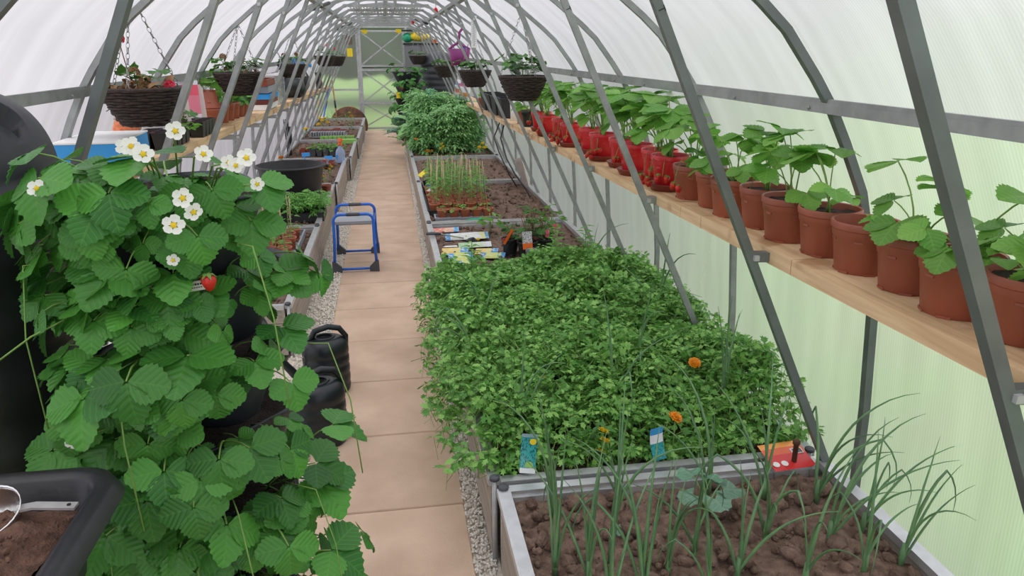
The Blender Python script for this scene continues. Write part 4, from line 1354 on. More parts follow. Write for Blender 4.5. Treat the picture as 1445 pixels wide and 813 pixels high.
# water butt with domed lid
t = thing('water_butt', 'large black water butt with a domed lid at the left frame edge', 'water butt', (-.985, 1.74, 0))
prof = [(.215, 0), (.222, .02)]
for k in range(9):
    z = .06 + k * .140
    r = .225 + .025 * math.sin(min(1, z / 1.2) * PI * .55)
    prof += [(r, z), (r + .010, z + .02), (r + .010, z + .075), (r, z + .095)]
prof += [(.25, 1.36)]
MB().lathe(prof, 56).build('barrel', BLACK, t, True)
lid = MB()
pr = [(.258, 1.335), (.266, 1.34), (.268, 1.375), (.258, 1.382)]
for k in range(1, 23):
    a = k / 22 * PI / 2
    pr.append((max(1e-4, .258 * math.cos(a) ** .62), 1.382 + .200 * math.sin(a) ** .9))
lid.lathe(pr, 120)
# moulded hand hole pressed into the side of the dome
az = R(-13); hc = Vector((.220 * math.cos(az), .220 * math.sin(az), 1.515)); hn = Vector((math.cos(az) * .75, math.sin(az) * .75, .62)).normalized()
hs = Vector((-math.sin(az), math.cos(az), 0)); hu = hn.cross(hs)
nv = []
for v in lid.v:
    p = Vector(v); d = p - hc
    if abs(d.dot(hn)) < .10:
        e = (d.dot(hs) / .034) ** 2 + (d.dot(hu) / .042) ** 2
        if e < 1.0: p = p - hn * .06 * min(1, (1 - e) * 3.5)
        elif e < 1.5: p = p + hn * .006 * (1.5 - e) * 2
    nv.append(tuple(p))
lid.v = nv
lid.build('domed_lid', DOME, t, True)

# potting bench + compost tray with scoop
t = thing('potting_bench', 'low wooden bench under the black compost tray', 'bench', (-.87, .62, 0))
for i in range(4): MB().box((0, -.36 + i * .225, .797), (.70, .215, .03)).build('board', PINE, t)
for sx_ in (-1, 1):
    for sy_ in (-1, 1): MB().box((sx_ * .30, sy_ * .38, .391), (.06, .06, .782)).build('leg', PINE, t)
t = thing('compost_tray', 'deep black plastic potting tray of brown compost in the lower left corner', 'tray', (-.87, .62, .817))
def rrect(hx, hy, rr, n=8):
    o = []
    for cx_, cy_, a0 in ((hx - rr, hy - rr, 0), (-hx + rr, hy - rr, 90), (-hx + rr, -hy + rr, 180), (hx - rr, -hy + rr, 270)):
        for k in range(n + 1):
            a = R(a0 + 90 * k / n); o.append((cx_ + rr * math.cos(a), cy_ + rr * math.sin(a)))
    return o
s = MB(); rings = []
for hx, hy, rr, z in ((.44, .44, .06, 0), (.45, .45, .06, .01), (.485, .488, .06, .115), (.497, .50, .065, .118), (.500, .504, .07, .125), (.535, .540, .075, .155), (.538, .543, .075, .160), (.530, .535, .075, .182), (.520, .525, .07, .187), (.505, .510, .06, .186), (.497, .50, .05, .180), (.478, .48, .05, .05), (.47, .47, .05, .03)):
    ring = rrect(hx, hy, rr); n = len(ring); rings.append(n)
    s.v += [(a - math.copysign(.11, a), b, z) for a, b in ring]
for i in range(len(rings) - 1):
    for k in range(n):
        s.f.append((i * n + k, i * n + (k + 1) % n, (i + 1) * n + (k + 1) % n, (i + 1) * n + k)); s.m.append(0)
s.f += [tuple(range(n))[::-1], tuple((len(rings) - 1) * n + k for k in range(n))]; s.m += [0, 0]
smooth_by_angle(s.build('tray_body', TRAYB, t), 50)
s = MB(); NX = 110
for j in range(NX + 1):
    for i in range(NX + 1):
        x = -.363 + .726 * i / NX; y = -.473 + .946 * j / NX; p = Vector((x, y, 0))
        hgt = .148 + .03 * noise.noise(p * 5 + Vector((3, 1, 0))) + .012 * noise.noise(p * 22) + .006 * abs(noise.noise(p * 60)) + .03 * math.exp(-((x - .16) ** 2 + (y - .36) ** 2) / .03)
        hgt -= .018 * max(0, max(abs(x) + .11, abs(y)) - .42) / .05
        s.v.append((x, y, hgt))
for j in range(NX):
    for i in range(NX):
        a = j * (NX + 1) + i; s.f.append((a, a + 1, a + NX + 2, a + NX + 1)); s.m.append(0)
s.build('compost', COMPOST, t, True)
us, pl = clods(-.34, .34, -.2, .44, .170, 700, .002, .008, 77)
o = scatter('compost_crumbs', us, [(a, b, (c[0], c[1], c[2] + .03 * noise.noise(Vector((c[0], c[1], 0)) * 5 + Vector((3, 1, 0))) - .022 + .03 * math.exp(-((c[0] - .16) ** 2 + (c[1] - .36) ** 2) / .03))) for a, b, c in pl], [COMPOST], t)
o['kind'] = 'stuff'
t = thing('scoop', 'stainless steel measuring scoop lying on brown compost', 'scoop', (-.605, 1.035, .997), R(3))
b = MB().lathe([(1e-4, -.03), (.02, -.027), (.035, -.015), (.043, .005), (.045, .012), (.0465, .012), (.0445, .004), (.036, -.017), (.02, -.030), (1e-4, -.0325)], 28)
b.build('bowl', STEELB, t, True, None, (R(24), R(-6), 0))
hd = MB().strip([(.036, .0, .008), (.06, .002, .009), (.118, -.004, .004)], .016, .004, (0, 0, 1))
hd.build('handle', mat('worn_steel', (.62, .61, .60), .4, .6, var=.2, nscale=40), t)
MB().lathe([(.003, 0), (.003, .0012), (1e-4, .0012)], 10, (.108, -.003, .0072)).build('hanging_hole', BLACK, t)

# watering cans
def watering_can(lab, loc, rz):
    t = thing('watering_can', lab, 'watering can', loc, rz)
    b = MB()
    pr = [(.086, 0), (.092, .01)]
    for k in range(4): pr += [(.094, .035 + k * .05), (.089, .045 + k * .05), (.094, .055 + k * .05)]
    pr += [(.094, .235), (.088, .262), (.07, .282), (.046, .290), (.040, .286), (.036, .26), (1e-4, .25)]
    b.lathe(pr, 36, (0, 0, 0), 1.0, 1.22)
    b.build('body', CANB, t, True)
    MB().torus((0, -.0, .289), .041, .006, 24, 6, None, 1.1).build('filler_ring', CANB, t, True)
    MB().tube([(0, .075, .272), (0, .045, .325), (0, -.02, .34), (0, -.075, .325), (0, -.105, .28), (0, -.102, .22)], [.014, .015, .015, .015, .014, .013], 10).build('handle', CANB, t, True)
    MB().tube([(0, .10, .06), (0, .16, .12), (0, .22, .21), (0, .26, .275)], [.028, .022, .017, .014], 12).build('spout', CANB, t, True)
    MB().lathe([(.012, 0), (.030, .03), (.030, .036), (1e-4, .038)], 16).build('rose', CANB, t, True, (0, .265, .28), (R(-40), 0, 0))
watering_can('black watering can nearer the camera beside the strawberry tower', (-.355, 2.98, .002), R(112))
watering_can('black watering can farther back against the left raised bed', (-.365, 3.5, .002), R(105))

# ================================================================== PARSLEY BED
rp = random.Random(21)
PU = [lobed_leaf_unit(.030 + .005 * (i % 3), 300 + i, 0, 3 if i % 2 else 5, .07) for i in range(8)]
def top(x, y):
    e = 1.0
    e *= min(1, max(0.15, (y - 2.13) / .30)) * min(1, max(0.2, (4.36 + .22 * max(0, x - .8) + .10 * math.sin(x * 9) - y) / .35))
    h = .20 + .09 * noise.noise(Vector((x * 3.2, y * 3.2, 0))) + .07 * noise.noise(Vector((x * 9, y * 9, 3)))
    h += .05 * math.exp(-((x - 1.1) ** 2 / .1 + (y - 4.3) ** 2 / .2))
    return .29 + h * e ** .6
pl = []
while len(pl) < 13500:
    x = rp.uniform(.10, 1.46); y = rp.uniform(2.12, 4.62)
    if x < .27 and rp.random() > max(0, .75 - (.27 - x) * 4) * (1 if y > 2.5 else .35): continue
    if x > 1.42 and rp.random() > .25: continue
    if y > 4.15 + .25 * max(0, x - .8) and rp.random() < (y - 4.15 - .25 * max(0, x - .8)) * 3.0: continue
    if y < 2.3 and rp.random() < .35: continue
    k = rp.random() ** .45
    z = .29 + (top(x, y) - .29) * (.25 + .75 * k)
    if x < .29: z = min(z, .46 - (.29 - x) * .9 + rp.uniform(-.08, .04))
    dx = (x - .8) * .35
    pl.append((rp.randrange(8), rotm(rp.gauss(-.05, .5), rp.gauss(dx * .6, .45), rp.uniform(0, 6.28), rp.uniform(.75, 1.2)), (x, y, z)))
o = scatter('parsley_foliage', PU, pl, [LEAF_P, STEM])
tag(o, 'dense spread of curly parsley leaves filling the second right bed', 'parsley', None, 'stuff')
# paler upright sprigs sticking out of the parsley
def sprig_mesh(seed):
    q = random.Random(seed); s = MB(); s.use(1).tube([(0, 0, 0), (.004, 0, .1), (0, .003, .19)], .002, 5); s.use(0)
    for k in range(22):
        z = .03 + .165 * k / 21; a = k * 2.4; el = .55 - .02 * k; L = .05 + .018 * math.sin(k / 21 * PI)
        d = Vector((math.cos(a), math.sin(a), el)).normalized(); sd = d.cross(Vector((0, 0, 1))).normalized(); b = Vector((0, 0, z))
        s.add([b, b + d * L * .4 + sd * L * .13, b + d * L + Vector((0, 0, -.012)), b + d * L * .4 - sd * L * .13], [(0, 1, 2, 3)])
    return s.mesh('sprig', [LEAF_W, STEM])
SPR = [sprig_mesh(1), sprig_mesh(2)]
for i, (x, y, z, lab) in enumerate(((.72, 2.75, .40, 'pale upright weed sprig near the middle of the parsley bed'), (.66, 3.25, .40, 'pale upright weed sprig left of centre among the parsley'),
                                 (1.18, 3.05, .38, 'pale upright weed sprig on the right side of the parsley'), (1.02, 4.45, .38, 'pale upright weed sprig at the back right of the parsley'),
                                 (.45, 4.2, .38, 'pale upright weed sprig at the back left of the parsley'), (1.38, 2.45, .38, 'pale upright weed sprig by the right rim of the parsley bed'),
                                 (1.25, 4.6, .33, 'pale feathery weed at the rear right corner of the parsley bed'), (.95, 3.55, .40, 'pale upright weed sprig in the rear middle of the parsley'))):
    t = thing('weed_sprig', lab, 'weed', (x, y, z - .035), i, 'pale sprigs in the parsley')
    put('sprig', SPR[i % 2], t, (0, 0, .0), None, rp.uniform(1.0, 1.3)); put('sprig', SPR[(i + 1) % 2], t, (.03, .02, 0), (0, .2, 2), .9)

POM = [pompom_mb(.027, s).mesh('flower_head', PETALO) for s in (1, 2)]
POMY = pompom_mb(.024, 3).mesh('flower_head', PETALY)
def marigold_leaf(seed):
    q = random.Random(seed); s = MB()
    for k in range(16):
        a = q.uniform(0, 6.28); z = q.uniform(.01, .15); L = q.uniform(.025, .055)
        d = Vector((math.cos(a), math.sin(a), q.uniform(-.1, .7))).normalized(); sd = d.cross(Vector((0, 0, 1))).normalized(); b = Vector((d.x * .02, d.y * .02, z))
        s.add([b, b + d * L * .5 + sd * L * .2, b + d * L, b + d * L * .5 - sd * L * .2], [(0, 1, 2, 3)])
    return s.mesh('foliage', LEAF_M)
MFOL = [marigold_leaf(i) for i in range(3)]
def marigold(lab, x, y, z0, heads, seed, fol=True, group='marigolds'):
    """heads = list of (dx, dy, height above z0, size, kind)"""
    t = thing('marigold', lab, 'flower', (x, y, z0), seed, group)
    if fol:
        o = put('foliage', MFOL[seed % 3], t, None, None, 1.0)
        if len(heads) > 2: put('foliage', MFOL[(seed + 1) % 3], t, (.04, .03, .01), (0, 0, 2), 1.0)
    for dx, dy, hh, sc, kd in heads:
        MB().tube([(dx * .3, dy * .3, 0), (dx * .8, dy * .8, hh * .6), (dx, dy, hh)], .002, 5).build('flower_stem', STEM, t, True)
        put('flower_head', POMY if kd else POM[seed % 2], t, (dx, dy, hh), (R(28), 0, 0), sc)
marigold('single orange marigold bloom on the right side of the parsley bed', 1.15, 2.53, .30, [(0, 0, .165, .95, 0)], 0)
marigold('orange marigold bloom beside the blue topped seed packet', .915, 2.13, .30, [(0, 0, .155, .95, 0)], 1)
marigold('yellow marigold low between the two turquoise packets', .665, 2.14, .29, [(0, 0, .13, .8, 1), (.0, -.01, .09, .8, 1), (.005, 0, .05, .7, 1)], 2)
marigold('small dull orange marigold left of centre in the parsley', .53, 2.5, .30, [(0, 0, .16, .6, 0), (.012, .01, .14, .5, 0)], 3)

# seed packets stuck upright on the cross rail
TURQ = band_mat('turquoise_packet_print', [(0, (.75, .78, .78)), (.12, (.02, .30, .32)), (.9, (.30, .45, .50))], 'Y', .3, (.14, .88, (.005, .09, .10), (.05, .42, .42)))
TURQ2 = band_mat('blue_top_packet_print', [(0, (.02, .25, .28)), (.5, (.82, .84, .86)), (.78, (.05, .35, .72))], 'Y', .3, (.05, .5, (.01, .12, .13), (.04, .38, .40)))
for nm, x, y, z, w_, hh, m_, lab, rz in (('seed_packet', .402, 2.105, .385, .052, .135, TURQ, 'turquoise seed packet standing at the left front corner of the parsley', -.15), ('seed_packet', .845, 2.112, .375, .050, .115, TURQ2, 'seed packet with white and blue top standing by the orange marigold', .2)):
    me = packet_mesh(nm, w_, hh, m_, .004, .05, 3)
    o = tag(put(nm, me, None, (x, y, z), (R(80), R(4 if rz < 0 else -5), rz)), lab, 'seed packet')
    if rz < 0:
        MB().lathe([(.011, 0), (.011, .001), (1e-4, .001)], 16).build('round_badge', YELLOW, o, False, (.012, .04, .012)); MB().lathe([(.014, 0), (.014, .001), (1e-4, .001)], 16).build('round_badge', LIME, o, False, (.004, -.042, .012))
# red packet over the rail and the rusty peg through it
REDPK = band_mat('red_packet_print', [(0, (.62, .03, .03)), (.55, (.72, .12, .04)), (.8, (.85, .35, .08))], 'Y', .35)
o = tag(put('seed_packet', packet_mesh('seed_packet', .155, .125, REDPK, .003, 0, 4), None, (1.292, 2.045, .318), (R(14), R(-1), R(4))), 'red and orange seed packet draped over the cross rail under the rusty peg', 'seed packet')
s = MB().box((0, 0, 0), (.042, .026, .001)); s.build('barcode_patch', WHITEC, o, False, (.045, .012, .0066))
s = MB()
for k in range(9): s.box((-.015 + k * .0038, 0, .0008), (.0014 + .0008 * (k % 3), .019, .0006))
s.build('barcode_lines', BLACK, o, False, (.045, .012, .0072))
for dx in (-.06, -.028): MB().lathe([(.012, 0), (.012, .001), (1e-4, .001)], 16).build('round_emblem', WHITEC, o, False, (dx, -.035, .0056))
pg = MB().lathe([(.0085, -.07), (.0085, .062), (.0125, .063), (.0125, .075), (.009, .078), (1e-4, .078)], 12).build('iron_peg', RUST, None, True, (1.304, 2.015, .318))
tag(pg, 'rusty iron peg standing through the red seed packet', 'peg')
for i, x in enumerate((1.20, 1.365)):
    w_ = MB().tube([(-.02, 0, -.06), (-.018, 0, .01), (0, 0, .03), (.018, 0, .01), (.02, 0, -.05)], .0022, 6).build('wire_loop', CHAIN, None, True, (x, 1.985, .285))
    tag(w_, ('left' if i == 0 else 'right') + ' bent wire loop in the soil below the red packet', 'wire')

# ================================================================== ONION BED (nearest right bed)
BL = []
for i, (h, le, dr, r) in enumerate(((.46, .06, .25, .0048), (.40, .15, .8, .0042), (.52, .10, 1.5, .0046), (.36, .30, 1.5, .0048), (.48, .25, 2.1, .0042), (.30, .08, .3, .0042), (.44, .4, .9, .0040), (.50, .05, .2, .0052))):
    BL.append(blade_mesh('leaf', h, le, dr, r, 500 + i, i == 4))
def onion(lab, x, y, n, seed, s0=.8, s1=1.1, kinds=range(8), az=None, z=.268):
    q = random.Random(seed)
    t = thing('spring_onion', lab, 'onion plant', (x, y, z), 0, 'onions')
    MB().tube([(0, 0, -.02), (0, 0, .03), (0, 0, .07)], [.009, .0085, .006], 8).build('bulb_neck', ONION, t, True)
    kk = list(kinds)
    for k in range(n):
        a = (az + q.gauss(0, .7)) if az is not None else q.uniform(0, 6.28)
        put('leaf', BL[kk[k % len(kk)]], t, (q.uniform(-.006, .006), q.uniform(-.006, .006), .02), (q.uniform(-.06, .06), q.uniform(-.06, .06), a - PI / 2), q.uniform(s0, s1))
ON = [(.445, 1.93, 5, (5, 0, 1), None), (.395, 1.66, 6, (0, 1, 7, 5), None), (.475, 1.60, 6, (0, 7, 2, 5), None), (.56, 1.68, 5, (7, 0, 1), None), (.60, 1.52, 6, (0, 7, 2), None), (.655, 1.92, 5, (0, 2, 5), None),
      (.70, 1.60, 5, (1, 3, 0), None), (.80, 1.66, 5, (2, 6, 0), None), (.88, 1.55, 5, (3, 0, 6), None), (.96, 1.93, 5, (0, 2, 6), None), (1.04, 1.70, 5, (4, 3, 1), None), (1.14, 1.90, 5, (0, 2, 3), PI * .5),
      (1.22, 1.66, 5, (3, 6, 2), 0), (1.30, 1.86, 5, (2, 4, 6), 0), (1.34, 1.68, 5, (4, 2, 3), 0), (1.36, 1.53, 5, (6, 4, 2), 0), (1.24, 1.52, 4, (3, 0, 4), None), (.50, 1.47, 5, (0, 1, 5), None), (1.05, 1.50, 4, (5, 1, 3), None), (.76, 1.46, 4, (0, 5, 1), None)]
OL = ['at the front left corner of the onion bed by the rail', 'tall and leaning beside the left rim of the onion bed', 'with thick upright leaves near the left rim', 'upright behind the thick left clump', 'tallest in the front left of the onion bed',
      'close to the cross rail left of the squash seedling', 'just left of the squash seedling', 'in front of the squash seedling', 'arching low right of the squash seedling', 'by the cross rail right of the squash seedling', 'with curling leaves mid bed',
      'under the red seed packet', 'with drooping leaves toward the right rim', 'leaning over the right rim below the brace', 'with long arcs reaching over the right rim', 'nearest and rightmost, arching over the rim', 'small clump near the front right', 'front left at the bottom frame edge', 'short one at the bottom middle of the frame', 'short one at the bottom left of middle']
for i, (x, y, n, kd, az) in enumerate(ON):
    onion('green onion ' + OL[i], x, y, n, 600 + i, .66, 1.0, tuple(kd) + ((2, 4, 6)[i % 3],), az)
# loose onion leaves among the parsley
for i, (x, y, n, kd) in enumerate(((.42, 2.35, 3, (0, 1, 2)), (.80, 2.45, 3, (4, 2, 0)), (.95, 2.65, 3, (2, 4, 0)), (1.2, 2.35, 4, (7, 0, 2)), (.33, 3.0, 3, (3, 4, 4)), (1.32, 3.4, 3, (2, 0, 6)), (.40, 3.3, 2, (2, 1)), (1.15, 4.1, 3, (0, 2, 5)))):
    onion('onion stalks rising through the parsley, ' + ['front left', 'front middle with a bent leaf', 'middle, arched over', 'front right, tall', 'left edge, hanging over the path', 'right edge by the brace', 'left of middle', 'far right'][i], x, y, n, 700 + i, .8, 1.1, kd, PI if i == 4 else None, .29)
# squash seedling
t = thing('squash_seedling', 'blue green squash seedling with round leaves in the onion bed', 'seedling', (.90, 1.83, .268))
SQ = round_leaf(.085, .09, 15, 60, -10, 31).mesh('leaf', [LEAF_C, STEM], True)
for k, (a, s_, dz) in enumerate(((.3, 1.1, .04), (1.9, .9, .03), (3.3, 1.0, .03), (4.6, 1.15, .02), (5.5, .8, .06))):
    put('leaf', SQ, t, (0, 0, dz), (0, 0, a), s_)
MB().tube([(0, 0, -.02), (.005, 0, .04), (0, .005, .10)], .004, 6).build('stem', STEM, t, True)
# chickweed sprout
t = thing('weed_seedling', 'tiny green weed seedling on bare soil left of the squash seedling', 'weed', (.62, 1.80, .27))
for a in (0, 1.6, 3.1, 4.7): put('leaf', SQ, t, (0, 0, -.01), (0, 0, a), .28)

# ================================================================== THIRD RIGHT BED: packets and flower pots
ZS = .278
def flat_packet(lab, x, y, w_, h, rz, m, cat='seed packet', puff=.005, z=ZS, name='seed_packet'):
    if cat == 'seed packet' and not m.get('mottled'):
        m['mottled'] = 1; n_, l_ = m.node_tree.nodes, m.node_tree.links
        b_ = n_['Principled BSDF']; src = b_.inputs['Base Color'].links[0].from_socket
        u_ = n_.new('ShaderNodeUVMap'); v_ = n_.new('ShaderNodeTexNoise'); v_.inputs['Scale'].default_value = 7; l_.new(u_.outputs[0], v_.inputs['Vector'])
        r_ = n_.new('ShaderNodeValToRGB'); r_.color_ramp.elements[0].position = .52; r_.color_ramp.elements[1].position = .58; l_.new(v_.outputs['Fac'], r_.inputs[0])
        x_ = n_.new('ShaderNodeMix'); x_.data_type = 'RGBA'; l_.new(r_.outputs[0], x_.inputs[0]); l_.new(src, x_.inputs[6]); x_.inputs[7].default_value = (.60, .66, .45, 1); l_.new(x_.outputs[2], b_.inputs['Base Color'])
    return tag(put(name, packet_mesh(name, w_, h * 1.9, m, .0022, .03, int(x * 100)), None, (x, y, z + .004), (R(2), R(-2), rz)), lab, cat)
B1 = band_mat('blue_yellow_print', [(0, (.03, .28, .70)), (.25, (.55, .62, .08)), (.7, (.15, .45, .12)), (.86, (.03, .28, .70))], 'X', .3)
B2 = band_mat('yellow_blue_print', [(0, (.80, .52, .08)), (.5, (.70, .60, .15)), (.7, (.03, .28, .70))], 'X', .3)
B3 = band_mat('white_blue_print', [(0, (.03, .28, .70)), (.12, (.72, .74, .78)), (.82, (.75, .72, .35)), (.92, (.03, .28, .70))], 'X', .3)
B4 = band_mat('green_white_print', [(0, (.30, .55, .30)), (.4, (.55, .68, .52)), (.75, (.70, .74, .80))], 'X', .3)
B5 = band_mat('red_pink_print', [(0, (.70, .12, .10)), (.5, (.75, .35, .28)), (.8, (.05, .30, .70))], 'X', .3)
B6 = band_mat('grey_print', [(0, (.62, .60, .62)), (.6, (.40, .36, .36))], 'X', .4)
flat_packet('blue and yellow seed packet lying flat nearest the parsley on the left', .45, 4.86, .17, .10, .05, B1)
flat_packet('yellow seed packet with blue end just behind the blue and yellow one', .42, 5.02, .19, .08, -.12, B2)
flat_packet('blue green seed packet lying on the right of the front pair', .66, 4.86, .18, .07, -.25, B1)
flat_packet('orange and blue seed packet behind the blue green one', .64, 4.98, .16, .07, -.2, B2)
flat_packet('long white seed packet with blue ends near the cross rail', .55, 5.44, .33, .10, -.06, B3)
flat_packet('red and pink seed packet against the cross rail', .40, 5.66, .22, .07, -.05, B5)
flat_packet('crumpled green and white seed packet in the middle of the soil', .58, 5.17, .24, .07, -.08, B4)
flat_packet('grey packet between the pot tray and cross rail', .44, 5.92, .22, .06, -.05, B6)
flat_packet('small blue packet half hidden by parsley leaves', .47, 4.72, .09, .05, .2, B1)
o = MB().add([(-.05, -.018, .001), (.03, -.018, .001), (.055, 0, .001), (.03, .018, .001), (-.05, .018, .001), (-.05, -.018, .004), (.03, -.018, .004), (.055, 0, .004), (.03, .018, .004), (-.05, .018, .004)],
             [(0, 4, 3, 2, 1), (5, 6, 7, 8, 9), (0, 1, 6, 5), (1, 2, 7, 6), (2, 3, 8, 7), (3, 4, 9, 8), (4, 0, 5, 9)]).build('plant_label', WHITE, None, False, (.40, 5.16, ZS + .008), (0, 0, PI + .05))
tag(o, 'white arrow shaped plant label lying on the soil', 'plant label')
t = thing('hand_trowel', 'dark hand trowel lying across the left rim of the packet bed', 'trowel', (.33, 5.40, RIM + .004), R(-8))
MB().tube([(-.09, 0, .012), (-.05, 0, .015), (.02, 0, .012)], [.010, .013, .010], 10).build('handle', DGREY, t, True)
MB().strip([(.02, 0, .012), (.07, 0, .0), (.12, 0, -.010), (.19, 0, -.02)], .03, .003, (0, 0, 1)).build('blade', STEELB, t)
o = MB().ball((0, 0, .02), .038, 12, (1.2, .8, .7)).lathe([(.02, .03), (.024, .05), (.012, .052)], 10).build('rubber_bung', BLACK, None, True, (.56, 5.30, ZS), (R(60), 0, .4))
tag(o, 'small black rubber bung lying among the packets', 'bung')
o = MB().ball((0, 0, .012), .016, 8, (1, 1, .7)).build('yellow_petal_scrap', PETALY, None, True, (.62, 5.33, ZS))
tag(o, 'tiny yellow flower scrap on the soil beside the black rubber bung', 'petal')
# trowel with green handle between tray and rail
t = thing('hand_fork', 'garden hand tool with green handle behind the cross rail', 'hand tool', (.70, 5.93, ZS + .01), 0)
MB().tube([(-.11, 0, .012), (-.06, 0, .014), (.06, .01, .014), (.10, .012, .012)], [.008, .014, .015, .008], 10).build('handle', GREENP, t, True)
MB().bar((-.26, 0, .008), (-.11, 0, .012), .012, .006, (0, 0, 1)).build('shaft', DGREY, t)

def flower_pot(x, y, lab, seed, rt=.065, n=14, mats=LEAF_B, blooms=2, tall=.16):
    q = random.Random(seed)
    t = thing('potted_flower', lab, 'plant pot', (x, y, ZS), q.uniform(0, 3), 'black pots of flowers on the packet bed')
    pot_mb(rt, rt * .75, .115, .016, 20).build('pot', BLACK_M, t, True)
    soil_disc(rt * .9, .095, seed).build('compost', POTSOIL, t, True)
    for k in range(n):
        a = q.uniform(0, 6.28)
        put('leaf', GL[k % 4], t, (q.uniform(-.03, .03), q.uniform(-.03, .03), .09 + (tall * .6 * (k % 3) / 2)), (q.uniform(-.2, .2), q.uniform(-.2, .2), a), q.uniform(.6, .85))
    for k in range(4):
        a = q.uniform(0, 6.28)
        MB().tube([(0, 0, .09), (.02 * math.cos(a), .02 * math.sin(a), .09 + tall * .6), (.05 * math.cos(a), .05 * math.sin(a), .10 + tall)], .003, 5).build('stem', STEM_R, t, True)
    for k in range(blooms):
        a = q.uniform(3, 6.3); f = MB()
        for j in range(3):
            pm = flower_mb(.014, 5); pm.m = [0] * len(pm.m); d = Vector((q.uniform(-1, 1), q.uniform(-1, 1), q.uniform(0, 1))).normalized()
            f.join(pm, d.to_track_quat('Z', 'Y').to_matrix(), d * .008)
        f.build('flower_head', PETALP, t, False, (.07 * math.cos(a), .07 * math.sin(a), .11 + .03 * k))
    return t
flower_pot(.80, 4.93, 'left black flower pot with yellowing leaves on the packet bed', 1, .06, 12, LEAF_B, 1, .12)
fp = flower_pot(.905, 4.84, 'middle black flower pot with a patterned label and orange triangle', 2, .07, 16, LEAF_B, 1, .2)
flower_pot(1.035, 4.90, 'right black flower pot with pink blooms on the packet bed', 3, .07, 18, LEAF_B, 4, .16)
flower_pot(.98, 5.06, 'rear black flower pot with tall dark stems on the packet bed', 4, .07, 22, LEAF_B, 1, .26)
LAB = band_mat('label_print', [(0, (.85, .16, .02)), (.34, (.12, .16, .12))], 'Y', .35, (.34, 1.0, (.02, .06, .02), (.62, .60, .62)))
o = packet_mesh('plant_tag', .07, .12, LAB, .002, 0, 5)
o = tag(put('plant_tag', o, None, (.890, 4.762, ZS + .135), (R(78), 0, R(8))), 'patterned plant tag with orange lower edge on the middle black flower pot', 'plant tag')
o = MB().box((0, 0, 0), (.018, .003, .12)).build('plant_label', ORANGEP, None, False, (.775, 4.86, ZS + .14), (R(8), R(28), 0)); tag(o, 'slanted orange plant label stuck in the left black flower pot', 'plant label')
o = MB().lathe([(.0, .004), (.036, .004), (.038, 0), (.046, .085), (.047, .087), (.044, .085), (.036, .01), (1e-4, .01)], 24).build('plastic_cup', CLEAR, None, True, (.90, 4.63, ZS + .02)); tag(o, 'clear plastic cup in front of the black flower pots', 'cup')
# leafy beans behind the flower pots
t = thing('bean_plant', 'upright broad leaved bean plant right of the flower pots', 'plant', (1.13, 5.10, ZS))
for k in range(9):
    put('leaf', SL[(0, 2, 4)[k % 3]], t, (.01 * (k % 3), 0, .05 + .015 * k), (0, 0, k * 2.4), .62)
MB().tube([(0, 0, -.02), (.006, 0, .12), (0, 0, .24)], .005, 6).build('stem', STEM, t, True)
t = thing('bean_plant', 'broad leaved bean seedling leaning over the cross rail', 'plant', (.74, 5.55, ZS))
for k in range(7):
    put('leaf', SL[(2, 3, 5)[k % 3]], t, (.0, 0, .04 + .01 * k), (0, 0, k * 2.4 + 2), .6)
MB().tube([(0, 0, -.02), (.006, 0, .08), (0, 0, .16)], .004, 6).build('stem', STEM, t, True)
t = thing('small_sign', 'small pale wooden block at the rear right rim of the parsley bed', 'wooden block', (1.34, 4.50, RIM + .001))
MB().box((0, 0, .03), (.13, .02, .06)).build('block', PINE, t); MB().tube([(.02, -.012, .0), (.02, -.012, .085)], .003, 6).build('nail', RUST, t)

# ================================================================== SEEDLING POTS WITH CANES
def small_pot(rt, h): return pot_mb(rt, rt * .72, h, .014, 16)
SPOT = small_pot(.047, .085).mesh('pot', mat('small_terracotta', (0.46, 0.135, 0.060), .5, var=.15, objvar=.1), True)
SSOIL = soil_disc(.043, .072, 9).mesh('compost', SOIL, True)
def seedling_mesh(seed, h, nl):
    q = random.Random(seed); mb = MB()
    us = [pinnate_unit(.075, seed * 7 + i, 2, .42) for i in range(3)]
    V, F, MI = [], [], []; off = 0
    for k in range(nl):
        z = h * (.35 + .65 * k / max(1, nl - 1)); u = us[k % 3]
        m3 = rotm(.35 - .5 * q.random(), 0, k * 2.4 + q.uniform(-.3, .3), q.uniform(.6, 1.0))
        v = u[0] @ m3.T + np.array((0, 0, z)); V += v.tolist(); F += (u[1] + off).tolist(); MI += u[2].tolist(); off += len(v)
    s = MB(); s.v = [tuple(v) for v in V]; s.f = [tuple(f) for f in F]; s.m = MI
    s.use(1).tube([(0, 0, 0), (.004, .002, h * .5), (0, 0, h)], .0025, 5)
    return s.mesh('seedling', [LEAF_SEED, STEM])
SEED = [seedling_mesh(i, .22 + .05 * (i % 3), 9 + i % 3) for i in range(4)]
SEEDS = [seedling_mesh(10 + i, .05, 3) for i in range(2)]
CN = MB().tube([(0, 0, .02), (.003, 0, .20), (0, .002, .36)], .0032, 6).mesh('cane', CANE, True)
CNG = MB().tube([(0, 0, .02), (0, 0, .30)], .0026, 6).mesh('cane', DGREY, True)
def cane_pot(x, y, z, seed, lab, group, cane=True, plant=True, ch=1.0, small=False):
    q = random.Random(seed)
    t = thing('seedling_pot', lab, 'plant pot', (x, y, z), q.uniform(0, 6), group)
    put('pot', SPOT, t); put('compost', SSOIL, t)
    if cane: put('cane', CN if cane == 1 else CNG, t, (.012, 0, .05), (q.uniform(-.08, .08), q.uniform(-.08, .08), 0), ch * q.uniform(.85, 1.05))
    if plant: put('seedling', SEEDS[seed % 2] if small else SEED[seed % 4], t, (0, 0, .07), (0, 0, q.uniform(0, 6)), q.uniform(.8, 1.1))
